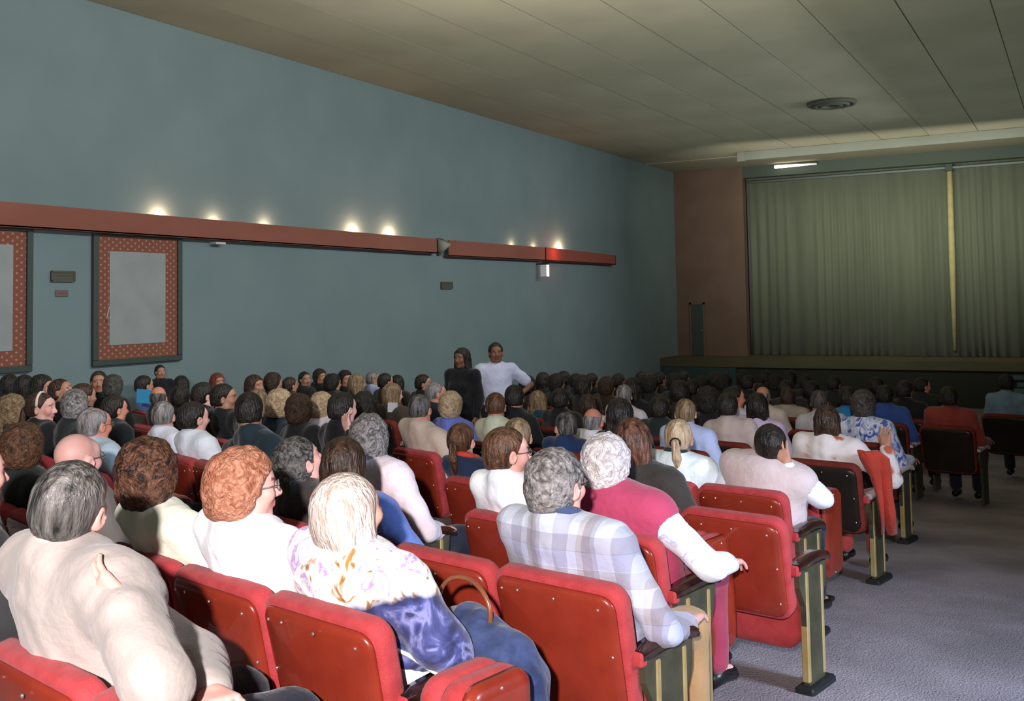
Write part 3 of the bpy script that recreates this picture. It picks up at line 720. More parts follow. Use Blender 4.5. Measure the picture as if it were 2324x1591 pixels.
# ================================================================== CHAIRS
def rrect(wd, ht, r, n=5):
    r = max(.004, min(r, wd/2-.001, ht/2-.001)); pts = []
    for cx_, cy_, a0 in ((wd/2-r, ht/2-r, 0), (-wd/2+r, ht/2-r, 90), (-wd/2+r, -ht/2+r, 180), (wd/2-r, -ht/2+r, 270)):
        for k in range(n+1):
            a = math.radians(a0+90*k/n); pts.append((cx_+r*math.cos(a), cy_+r*math.sin(a)))
    return pts
def pad_mesh(name, wd, ht, rad, rings, mt, curve=0.0, taper=0.0, inner=(.66, .33)):
    """outline in (x, z), thickness along y; rings = (inset, y) from the rear face to the front face"""
    N = len(rrect(wd, ht, rad)); v = []; f = []
    def ring(ins, y, sc_=1.0): return [(p[0]*sc_, y, p[1]*sc_) for p in rrect(wd-2*ins, ht-2*ins, rad-ins)]
    allr = [ring(rings[0][0], rings[0][1], s_) for s_ in reversed(inner)]+[ring(i, y) for i, y in rings]+[ring(rings[-1][0], rings[-1][1], s_) for s_ in inner]
    for R in allr: v += R
    for i in range(len(allr)-1): f += [(i*N+k, i*N+(k+1) % N, (i+1)*N+(k+1) % N, (i+1)*N+k) for k in range(N)]
    f += [tuple(reversed(range(N))), tuple((len(allr)-1)*N+k for k in range(N))]
    f = [tuple(reversed(q)) for q in f]
    w2 = []
    for (x, y, z) in v:
        x *= 1+taper*z/ht; w2.append((x, y+curve*x*x, z))
    return mesh_from(name, w2, f, mt, True)
CH = {}
REC = math.radians(13)
CH['pad'] = pad_mesh('backrest', .565, .52, .075, [(.030, -.010), (.012, -.010), (.002, -.002), (0, .012), (0, .045), (.008, .062), (.03, .075), (.08, .085)], M['velvet'], .30, .05)
CH['panel'] = pad_mesh('back_panel', .525, .475, .058, [(.03, -.022), (.010, -.018), (.002, -.012), (0, .0)], M['panel'], .30, .05)
b = MB()
for (x, z) in [(-.225, .195), (-.14, .205), (.03, .205), (.21, .190), (-.238, .02), (.238, .02), (-.232, -.16), (.232, -.16)]: b.ball((x, -.022+.30*x*x, z), (.0062, .005, .0062), 8, 5)
CH['studs'] = b.mesh('studs', M['stud'], True)
CH['seat'] = pad_mesh('seat', .50, .46, .10, [(.02, -.05), (.004, -.045), (0, -.03), (0, .01), (.01, .035), (.05, .05)], M['velvet'], 0)
CH['pan'] = pad_mesh('seat_pan', .47, .43, .09, [(.05, -.02), (.01, -.012), (0, 0)], M['panel'], 0)
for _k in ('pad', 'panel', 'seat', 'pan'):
    CH[_k+'D'] = CH[_k].copy(); CH[_k+'D'].materials[0] = M['velvet_shaded' if _k in ('pad', 'seat') else 'panel_shaded']
CH['plate'] = MB().prism([(-.03, .60), (.30, .60), (.29, .50), (.245, .42), (.245, .03), (.06, .03), (.04, .42), (-.02, .52)], 0, -.014, .014).mesh('side_plate', M['olive'])
CH['brass_r'] = MB().box((-.019, .045, .05), (.019, .075, .585), .005).mesh('brass_strip', M['brass'])
CH['brass_f'] = MB().box((-.019, .225, .05), (.019, .250, .585), .005).mesh('brass_strip', M['brass'])
CH['foot'] = MB().box((-.05, .02, -.01), (.05, .30, .035), .012).mesh('foot', M['iron'])
def arm_mesh(name, mt):
    b = MB(); n = 9; pr = [(-.032, -.022), (.032, -.022), (.036, .0), (.030, .020), (-.030, .020), (-.036, 0)]; v = []
    for i in range(n):
        t = i/(n-1); y = -.05+.39*t; s_ = 1-.35*(t > .9)-.2*(t < .1); dz = .018*math.sin(t*3.1)-.03*max(0, t-.8)*5*.6
        v += [(p[0]*s_, y, p[1]*s_+dz) for p in pr]
    k = len(pr); f = [(i*k+(j+1) % k, i*k+j, (i+1)*k+j, (i+1)*k+(j+1) % k) for i in range(n-1) for j in range(k)]
    f += [tuple(reversed(range(k))), tuple((n-1)*k+j for j in range(k))]
    f = [tuple(reversed(q)) for q in f]
    return mesh_from(name, [(p[0], p[1], p[2]) for p in v], f, mt, True)
CH['arm'] = arm_mesh('armrest', M['armwood']); CH['armpale'] = arm_mesh('armrest', M['armpale'])
CH['block'] = MB().box((-.026, -.062, -.03), (.026, -.02, .022), .008).mesh('arm_block', M['velvet'])
def standard(root, x, pale=False, near=True, z=.625):
    link('side_plate', CH['plate'], root, (x, 0, 0))
    link('armrest', CH['armpale' if pale else 'arm'], root, (x, 0, z))
    if near:
        link('brass_strip', CH['brass_r'], root, (x, 0, 0)); link('brass_strip', CH['brass_f'], root, (x, 0, 0)); link('foot', CH['foot'], root, (x, 0, 0))
        link('arm_block', CH['block'], root, (x, 0, z-.01))
CHAIRS = []
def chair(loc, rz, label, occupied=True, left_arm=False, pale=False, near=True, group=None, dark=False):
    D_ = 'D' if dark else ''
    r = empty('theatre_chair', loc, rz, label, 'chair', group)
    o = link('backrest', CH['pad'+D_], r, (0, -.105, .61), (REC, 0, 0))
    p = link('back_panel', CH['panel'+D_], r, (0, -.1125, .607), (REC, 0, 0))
    if near: tag(link('studs', CH['studs'], p), kind='stuff')
    if occupied:
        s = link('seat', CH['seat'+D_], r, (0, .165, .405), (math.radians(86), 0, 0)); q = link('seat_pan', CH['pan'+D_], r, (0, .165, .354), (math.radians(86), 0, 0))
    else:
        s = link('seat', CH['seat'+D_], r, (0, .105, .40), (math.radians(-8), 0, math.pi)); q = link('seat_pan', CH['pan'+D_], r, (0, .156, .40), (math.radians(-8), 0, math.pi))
    standard(r, .292, pale, near)
    if left_arm: standard(r, -.292, pale, near)
    CHAIRS.append((loc, rz)); return r
# ---- seating plan: gently curved rows
_xs = np.linspace(-14, 4, 1801)
_th = np.radians(np.clip(12.5+2.6*(-2.3-_xs), 7, 21))
_g = np.concatenate([[0], np.cumsum(-np.tan(_th[:-1])*np.diff(_xs))]); _g -= np.interp(-2.3, _xs, _g)
def theta(x): return float(np.interp(x, _xs, _th))
def row_y(n, x): return 2.51+.86*(n-1)+float(np.interp(x, _xs, _g))       # rear top edge of the backrest
XR = {0: -1.55, 1: -1.86, 2: -1.42, 3: -1.63, 4: -1.30, 5: -1.52, 6: -1.30}
def chair_origin(n, x):
    t = theta(x); y = row_y(n, x); fx, fy = math.sin(t), math.cos(t)
    return np.array([x+.20*fx, y+.20*fy, 0.0]), t
def slot_x(n, i):
    x = XR[n]
    x -= .292*math.cos(theta(x)); 
    for _ in range(i): x -= .588*math.cos(theta(x))
    return x
USED = {}
def seat_for(px, py, h, n=None, i=None):
    c = at(px, py, h); forced = n is not None
    if n is None: n = max(0, int(round((c[1]-.14-row_y(1, c[0]))/.86+1)))
    if n <= 5:
        if i is None or (n, i) in USED:
            d = ray(px, py); d = d/np.linalg.norm(d); zt = (c-CAM)@fw; best = None
            for n2 in ((n,) if forced else (n-1, n, n+1)):
                if n2 < 0 or n2 > 5: continue
                for k in range(16):
                    if (n2, k) in USED: continue
                    xx = slot_x(n2, k)
                    if xx < WX+.4: continue
                    o, t = chair_origin(n2, xx); q = o+np.array([math.sin(t)*.055, math.cos(t)*.055, 1.16+floor_z(o[1])])
                    r_ = q-CAM; e = r_-d*(r_@d); cost = np.linalg.norm(e)+.12*abs(r_@fw-zt)
                    if best is None or cost < best[0]: best = (cost, n2, k)
            n, i = best[1], best[2]
        USED[(n, i)] = 1; x = slot_x(n, i)
    else:
        ok = False
        for n2 in (n, n+1, n-1, n+2, n-2, n-3, n-4, n+3):
            if n2 < 6: continue
            x = at(px, py, h)[0]-.22*math.sin(theta(c[0]))
            # intersect the pixel ray with that row
            for _ in range(6):
                d = ray(px, py); yy = row_y(n2, x)+.25; t = (yy-CAM[1])/d[1]; x = CAM[0]+d[0]*t-.22*math.sin(theta(x))
            if x > WX+.42 and all(abs(x-q) > .50 for q in USED.get(n2, [])): ok = True; break
        n = n2; x = max(x, WX+.45); USED.setdefault(n, []).append(x)
    o, t = chair_origin(n, x); o[2] = floor_z(o[1]); return o, t, n, i

# ================================================================== PEOPLE
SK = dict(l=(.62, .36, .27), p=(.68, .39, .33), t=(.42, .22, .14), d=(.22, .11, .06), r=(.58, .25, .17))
HC = dict(bl=((.006, .005, .004), (.030, .022, .016)), db=((.018, .009, .005), (.075, .038, .020)), br=((.035, .015, .007), (.17, .075, .035)), au=((.30, .095, .045), (.58, .27, .17)),
          bn=((.30, .19, .10), (.66, .50, .33)), pb=((.46, .33, .26), (.80, .70, .64)), gy=((.07, .062, .055), (.38, .34, .33)), dg=((.015, .014, .013), (.20, .18, .165)), wh=((.42, .36, .34), (.88, .82, .82)),
          bg=((.02, .018, .015), (.12, .105, .09)), rb=((.016, .008, .005), (.20, .080, .042)), rd=((.16, .03, .02), (.22, .05, .035)), lb=((.10, .06, .03), (.36, .24, .13)))
white, tan, navy, black = (.78, .80, .84), (.40, .34, .29), (.012, .020, .050), (.010, .010, .011)
POSES = {'a': pose(), 'b': pose(6, 0, 'rest', 'lap'), 'c': pose(14, -4), 'd': pose(2, 6, 'lap', 'rest'), 'e': pose(-3, -5, 'rest', 'rest')}
def put(px, py, label, hv=None, kind='m', hair='short', hc='bl', sk='l', top=(.01, .01, .011), sl='long', fat=0.0, near=None, n=None, i=None, ps=None, scale=1.0, hx=0, hy=0,
        legs=None, group=None, chairlab=None, mt=None, seated=True, hs=1.0, chair_on=True, maxd=.30, **kw):
    o, t, rn, ri = seat_for(px, py, 1.165, n, i)
    if ps is None: pk = random.choice('abde'); J = POSES[pk]
    elif isinstance(ps, str): pk = ps; J = POSES[ps]
    else: pk = None; J = ps
    dist = math.hypot(o[0], o[1])
    if near is None: near = 2 if dist < 5.6 else (1 if dist < 9.5 else 0)
    Rz = Matrix.Rotation(-t, 3, 'Z'); hl = np.array(J['head'])*scale
    hw = np.array(Rz @ Vector(hl))+o
    d = ray(px, py); d /= np.linalg.norm(d); tgt = CAM+d*((hw-CAM)@d)
    dl = np.array(Rz.transposed() @ Vector(tgt-hw)); dl = dl/scale
    dl = np.clip(dl, [-maxd, -.10, -.14], [maxd, .25, .12])
    psi = YAW-math.atan((px-CX)/F_PX)
    hz = 0.0 if hv is None else psi-math.radians(hv)+t
    if hv is None: hz = math.radians(random.uniform(-12, 12))
    r = person('person', o, -t, J, dl, 1.0, (math.radians(hx), math.radians(hy), hz), kind, SK[sk], hair, HC[hc], mt or cloth(top), sl, cloth(legs) if legs else None, fat, near, label, group or 'seated audience', pk, False, hair_scale=hs, seed=random.randint(0, 3), **kw)
    r.scale = (scale,)*3
    if chair_on:
        cl = chairlab or ('red tip-up theatre chair holding the '+' '.join(label.split()[:9]))
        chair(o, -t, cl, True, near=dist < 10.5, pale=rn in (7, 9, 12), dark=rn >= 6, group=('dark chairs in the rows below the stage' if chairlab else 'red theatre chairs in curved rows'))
    return r, o, t, rn, ri

exec_list = []
# --- front rows of the picture (nearest the camera)
def plaid_mat():
    m = cloth((.70, .72, .78)).copy(); m.name = 'pale_plaid'; N = m.node_tree.nodes; L = m.node_tree.links; b = N['Principled BSDF']
    tc = N.new('ShaderNodeTexCoord'); sp = N.new('ShaderNodeSeparateXYZ'); L.new(tc.outputs['Object'], sp.inputs[0])
    def band(ax, per, w_, off=0):
        a = N.new('ShaderNodeMath'); a.operation = 'MULTIPLY_ADD'; L.new(sp.outputs[ax], a.inputs[0]); a.inputs[1].default_value = 1/per; a.inputs[2].default_value = off
        f = N.new('ShaderNodeMath'); f.operation = 'FRACT'; L.new(a.outputs[0], f.inputs[0])
        g = N.new('ShaderNodeMath'); g.operation = 'LESS_THAN'; L.new(f.outputs[0], g.inputs[0]); g.inputs[1].default_value = w_; return g.outputs[0]
    cur = None
    for ax, per, w_, off, c in ((0, .105, .48, .2, (.74, .72, .76, 1)), (2, .115, .48, .1, (.76, .72, .76, 1)), (0, .21, .26, .7, (.88, .80, .74, 1)), (2, .23, .26, .3, (.80, .78, .90, 1))):
        x = N.new('ShaderNodeMix'); x.data_type = 'RGBA'; x.blend_type = 'MULTIPLY'; L.new(band(ax, per, w_, off), x.inputs[0])
        if cur is None: x.inputs[6].default_value = (.50, .53, .60, 1)
        else: L.new(cur, x.inputs[6])
        x.inputs[7].default_value = c; cur = x.outputs[2]
    for l in list(b.inputs['Base Color'].links): L.remove(l)
    L.new(cur, b.inputs['Base Color']); return m
def ramp_mat(name, stops, scale, rough=.8, detail=2, extra=None, stretch=(1, 1, 1)):
    m = bpy.data.materials.new(name); m.use_nodes = True; N = m.node_tree.nodes; L = m.node_tree.links; b = N['Principled BSDF']; b.inputs['Roughness'].default_value = rough; b.inputs['Sheen Weight'].default_value = .2
    tc = N.new('ShaderNodeTexCoord'); mp = N.new('ShaderNodeMapping'); mp.inputs['Scale'].default_value = stretch; L.new(tc.outputs['Object'], mp.inputs[0])
    n = N.new('ShaderNodeTexNoise'); n.inputs['Scale'].default_value = scale; n.inputs['Detail'].default_value = detail; n.inputs['Distortion'].default_value = 1.2; L.new(mp.outputs[0], n.inputs['Vector'])
    def rp(st, src):
        r = N.new('ShaderNodeValToRGB'); cr = r.color_ramp; cr.interpolation = 'LINEAR'
        while len(cr.elements) > 1: cr.elements.remove(cr.elements[0])
        cr.elements[0].position = st[0][0]; cr.elements[0].color = (*st[0][1], 1)
        for p, c in st[1:]: e = cr.elements.new(p); e.color = (*c, 1)
        L.new(src, r.inputs[0]); return r.outputs[0]
    out = rp(stops, n.outputs['Fac'])
    if extra:
        sp = N.new('ShaderNodeSeparateXYZ'); L.new(tc.outputs['Object'], sp.inputs[0])
        z = N.new('ShaderNodeMath'); z.operation = 'MULTIPLY_ADD'; L.new(sp.outputs[0], z.inputs[0]); z.inputs[1].default_value = extra['kx']; L.new(sp.outputs[2], z.inputs[2])
        n2 = N.new('ShaderNodeTexNoise'); n2.inputs['Scale'].default_value = 9; L.new(tc.outputs['Object'], n2.inputs['Vector'])
        zz = N.new('ShaderNodeMath'); zz.operation = 'MULTIPLY_ADD'; L.new(n2.outputs['Fac'], zz.inputs[0]); zz.inputs[1].default_value = .16; L.new(z.outputs[0], zz.inputs[2])
        mr = N.new('ShaderNodeMapRange'); L.new(zz.outputs[0], mr.inputs[0]); mr.inputs[1].default_value = extra['z0']; mr.inputs[2].default_value = extra['z1']
        mx = N.new('ShaderNodeMix'); mx.data_type = 'RGBA'; L.new(mr.outputs[0], mx.inputs[0]); L.new(rp(extra['low'], n.outputs['Fac']), mx.inputs[6]); L.new(out, mx.inputs[7]); out = mx.outputs[2]
    L.new(out, b.inputs['Base Color']); return m
floral = ramp_mat('floral_shawl', [(.28, (.02, .02, .05)), (.36, (.42, .20, .04)), (.42, (.80, .80, .78)), (.52, (.86, .88, .84)), (.58, (.70, .62, .85)), (.63, (.45, .22, .60)), (.68, (.80, .80, .85)), (.75, (.50, .28, .06))], 11, detail=3,
                  extra=dict(kx=-.30, z0=.86, z1=.90, low=[(.30, (.006, .007, .03)), (.42, (.015, .018, .09)), (.52, (.05, .06, .20)), (.60, (.20, .20, .42)), (.70, (.015, .018, .07))]))
flower_sleeve = ramp_mat('pale_flower_cloth', [(.35, (.80, .82, .86)), (.56, (.82, .84, .88)), (.62, (.45, .46, .75)), (.68, (.76, .74, .82)), (.75, (.55, .50, .62))], 13)
denim = cloth((.018, .028, .075), (.045, .065, .15), scale=16)
jeans = (.035, .11, .30)
# the man in the tan jacket, arm bent back over his shoulder
put(75, 1165, 'person in tan jacket with greying black hair, elbow out, nearest lower left corner', hv=32, hair='crop', hc='dg', sk='p', top=(.34, .29, .26), fat=.045, near=2, n=0, i=1, hx=8, hy=14,
    scale=1.06, maxd=.45, inf=.026,
    ps=pose(4, -2, ((.475, .0, .86), (.34, .03, .985), (-.75, -.25, .45), (-.2, -1, .2)), ((.06, .32, .72), (.40, .16, .76), (1, -.2, .05)), sh=.22), collar=cloth((.45, .38, .33)), curl=.4)
put(180, 1055, 'bald person with glasses in grey tweed jacket near the left edge', hv=50, hair='bald', hc='lb', sk='p', top=(.13, .115, .10), fat=.02, near=2, n=1, i=None, ps=pose(2, -3), extras=glasses((.3, .25, .2), True), scale=1.08, inf=.016)
put(345, 1085, 'person with short curly dark brown hair in cream top, seen from behind', hv=5, kind='f', hair='big_curly', hc='rb', sk='l', top=(.86, .84, .66), sl='short', near=2, n=1, ps=pose(0, 0), scale=1.05)
put(560, 1112, 'person with curly auburn hair and glasses in white tee, face in profile', hv=80, kind='f', hair='curly', hc='au', sk='p', top=(.86, .88, .93), sl='short', fat=.035, near=2, n=1, ps=pose(3, 3), extras=glasses((.5, .45, .4), True), scale=1.05, hx=3)
def shawl_ex(root, HM, J, warp, hs):
    v, f = shawl_mesh(J, .012, .02); link('shawl', mesh_from('shawl', warp(v), f, floral), root)
    # white piping along the shawl hem, lying on the cloth
    v = warp(v); z = J['chest'][2]-.10; sel = v[np.abs(v[:, 2]+.35*v[:, 0]+.3*v[:, 1]-z) < .008]
    c = sel.mean(0); an = np.arctan2(sel[:, 1]-c[1], sel[:, 0]-c[0]); pts = []
    for a in np.linspace(-math.pi, math.pi, 40):
        k = np.argsort(np.abs(np.angle(np.exp(1j*(an-a)))))[:3]; p = sel[k].mean(0); q = p-c; q[2] = 0; pts.append(p+q/np.linalg.norm(q)*.004)
    MB().tube(pts, .006, 6, False).obj('piping', cloth((.8, .8, .82)), root, True)
put(792, 1172, 'person with blond bob hair wearing a floral navy shawl over white', hv=52, kind='f', hair='bob', hc='pb', sk='l', top=(.84, .86, .90), fat=.03, near=2, n=1, i=0, hx=10, ps=pose(8, 4, ((.33, .16, .66), (.16, .36, .62), (-.6, 1, 0))), legs=(.018, .028, .075), extras=shawl_ex, scale=1.04, hs=.95)
# second row
put(700, 1050, 'person with silvery dark hair in charcoal jacket, head bowed', hv=60, hair='grey_wave', hc='dg', sk='p', top=(.045, .036, .034), fat=.03, near=2, n=2, i=3, ps=pose(10, 0), hx=22)
put(775, 1062, 'person with straight dark brown hair and blue top above the blond bob', hv=15, kind='f', hair='bob', hc='db', sk='l', top=(.10, .16, .42), near=2, n=2, ps=pose(2, -2), legs=jeans, hs=.95)
put(1265, 1105, 'person with wavy grey-brown hair in pale plaid shirt in the second row', hv=42, hair='grey_wave', hc='gy', sk='p', mt=plaid_mat(), fat=.03, near=2, n=2, i=0,
    ps=pose(3, 0, ((.31, .10, .66), (.24, .36, .60), (-.3, 1, 0)), sh=.20), legs=(.32, .19, .085), collar=cloth((.045, .065, .13)), extras=glasses((.01, .01, .01)), scale=1.05)
# third row
put(845, 1000, 'person with wavy greying shoulder hair in loose pinkish white blouse', hv=15, kind='f', hair='wavy_long', hc='gy', sk='l', top=(.78, .66, .70), fat=.05, near=2, n=3, ps=pose(6, 2, ((.36, .10, .68), (.2, .34, .6), (-.5, 1, 0))), inf=.02)
put(1150, 1030, 'person with short brown hair and thin glasses in white tee, in profile', hv=72, kind='f', hair='short', hc='br', sk='p', top=(.84, .86, .92), sl='short', near=2, n=3, ps=pose(0, 2), extras=glasses((.35, .25, .22), True))
def vest_ex(col):
    def fn(root, HM, J, warp, hs):
        v, f = vest_mesh(J, .014, .03, False); link('vest', mesh_from('vest', warp(v), f, cloth(col)), root)
    return fn
put(1382, 1060, 'person with fluffy white hair in a raspberry knitted vest over flowered sleeves', hv=18, kind='f', hair='curly', hc='wh', sk='p', mt=flower_sleeve, fat=.03, near=2, n=3, i=0,
    ps=pose(4, 2, ((.40, .12, .72), (.36, .34, .68), (-.2, 1, -.2)), sh=.19), extras=vest_ex((.38, .045, .10)), collar=cloth((.8, .8, .84)), legs=(.25, .03, .06), inf=.02, scale=1.05)
# fourth row
put(1000, 1012, 'young person with a brown ponytail in navy top with red collar', hv=28, kind='f', hair='pony', hc='br', sk='l', top=(.012, .022, .055), near=2, n=4, i=3, ps=pose(4, 0), collar=cloth((.50, .05, .03)), scale=.94, hs=1.0)
put(1085, 1003, 'young person with short light brown hair in dark navy top', hv=8, hair='crop', hc='lb', sk='l', top=(.010, .015, .035), near=2, n=4, i=2, ps='a', scale=.94)
def strap_ex(root, HM, J, warp, hs):
    c = warp(np.array([[.20, -.06, .80]]))[0]; MB().tube([(c[0]+.09*math.cos(a), c[1]-.02, c[2]+.10*math.sin(a)) for a in np.linspace(0, math.pi, 14)], .007, 6).obj('bag_strap', M['black'], root, True)
put(1442, 1008, 'person with long auburn brown hair in charcoal brown coat', hv=5, kind='f', hair='long', hc='rb', sk='l', top=(.034, .028, .024), fat=.015, near=2, n=4, ps=pose(4, 3), inf=.022, extras=strap_ex)
# fifth row
put(1292, 972, 'person with short dark grey hair in navy blue sweater, ear showing', hv=-22, hair='crop', hc='dg', sk='p', top=(.012, .032, .10), fat=.02, n=6, near=1)
put(1350, 985, 'balding person with grey sides and white collar beside the navy sweater', hv=20, hair='ring', hc='gy', sk='r', top=(.6, .6, .6), n=6, near=1, ps='d')
def scrunchie(root, HM, J, warp, hs):
    g = MB(); g.tube([(.028*math.cos(a), -.135, -.005+.028*math.sin(a)) for a in np.linspace(0, 2*math.pi, 13)], .010, 6); o = g.obj('hair_clip', M['black'], root, True); o.matrix_local = HM
put(1545, 998, 'person with pale blond ponytail and dark collar in white sweater', hv=10, kind='f', hair='pony', hc='bn', sk='l', top=(.70, .80, .84), fat=.02, n=5, i=1, near=2, ps=pose(6, 2), collar=cloth((.02, .03, .035)), extras=scrunchie, inf=.02)
v20 = put(1752, 1012, 'person with dark hair holding a hand to the ear, pinkish beige vest and white sleeves', hv=-8, hair='short', hc='bl', sk='t', top=(.70, .72, .80), fat=.03, n=5, i=0, near=2, hx=14,
    ps=pose(14, 10, ((.36, .22, .82), (.235, .12, 1.035), (-.25, -.15, 1), (.2, -1, .2))), extras=vest_ex((.52, .42, .41)), inf=.02, maxd=.4, scale=1.03)
# sixth and seventh rows
put(1560, 940, 'bald ruddy person with a light blue shirt in front of the blond ponytail', hv=2, hair='thin', hc='lb', sk='p', top=(.42, .48, .72), n=7, near=1)
put(925, 935, 'person with short grey-brown hair in tan beige shirt', hv=25, hair='crop', hc='dg', sk='r', top=(.48, .37, .29), fat=.03, n=5, near=1, ps=pose(6, 8))
put(1028, 925, 'person with light curly blond-grey hair in periwinkle blue shirt', hv=15, kind='f', hair='curly', hc='bn', sk='p', top=(.13, .16, .50), n=6, near=1)
put(1130, 925, 'person with thinning brown hair in pale green cream shirt', hv=5, hair='crop', hc='br', sk='t', top=(.50, .52, .38), n=6, near=1)
put(1655, 925, 'person with short dark hair in beige knitted sweater beside the bald ruddy head', hv=10, hair='short', hc='bl', sk='t', top=(.46, .37, .33), n=8, near=1, ps=pose(2, -6), maxd=.2)
put(1880, 960, 'person in white and rust patterned jacket raising a hand at the aisle', hv=4, kind='f', hair='bob', hc='db', sk='t', n=7, near=2, hs=.92, fat=.02, legs=(.36, .05, .04),
    mt=ramp_mat('white_rust_jacket', [(.30, (.45, .10, .05)), (.38, (.70, .62, .58)), (.60, (.76, .70, .68)), (.70, (.60, .30, .20))], 5), sl='long', ps=pose(4, 3, ((.40, .24, .74), (.40, .22, .98), (-.1, .1, 1), (0, -1, 0))), inf=.02, maxd=.1)
put(1962, 922, 'person with fluffy grey hair in blue and white plaid shirt', hv=5, hair='curly', hc='bg', sk='t', n=9, near=1, mt=ramp_mat('blue_white_check', [(.35, (.03, .07, .30)), (.46, (.45, .50, .62)), (.56, (.70, .70, .75)), (.62, (.06, .12, .42))], 16, stretch=(1, 1, .5)))
put(2155, 905, 'dark-haired person in brick red shirt in a dark seat by the far aisle', hv=0, hair='short', hc='bl', sk='t', top=(.22, .035, .025), n=12, near=1, ps=pose(0, 0, 'rest', 'lap'), fat=.03)
put(2285, 872, 'dark-haired person in grey blue shirt at the far right edge', hv=0, hair='short', hc='bl', sk='d', top=(.16, .24, .30), n=15, near=1)
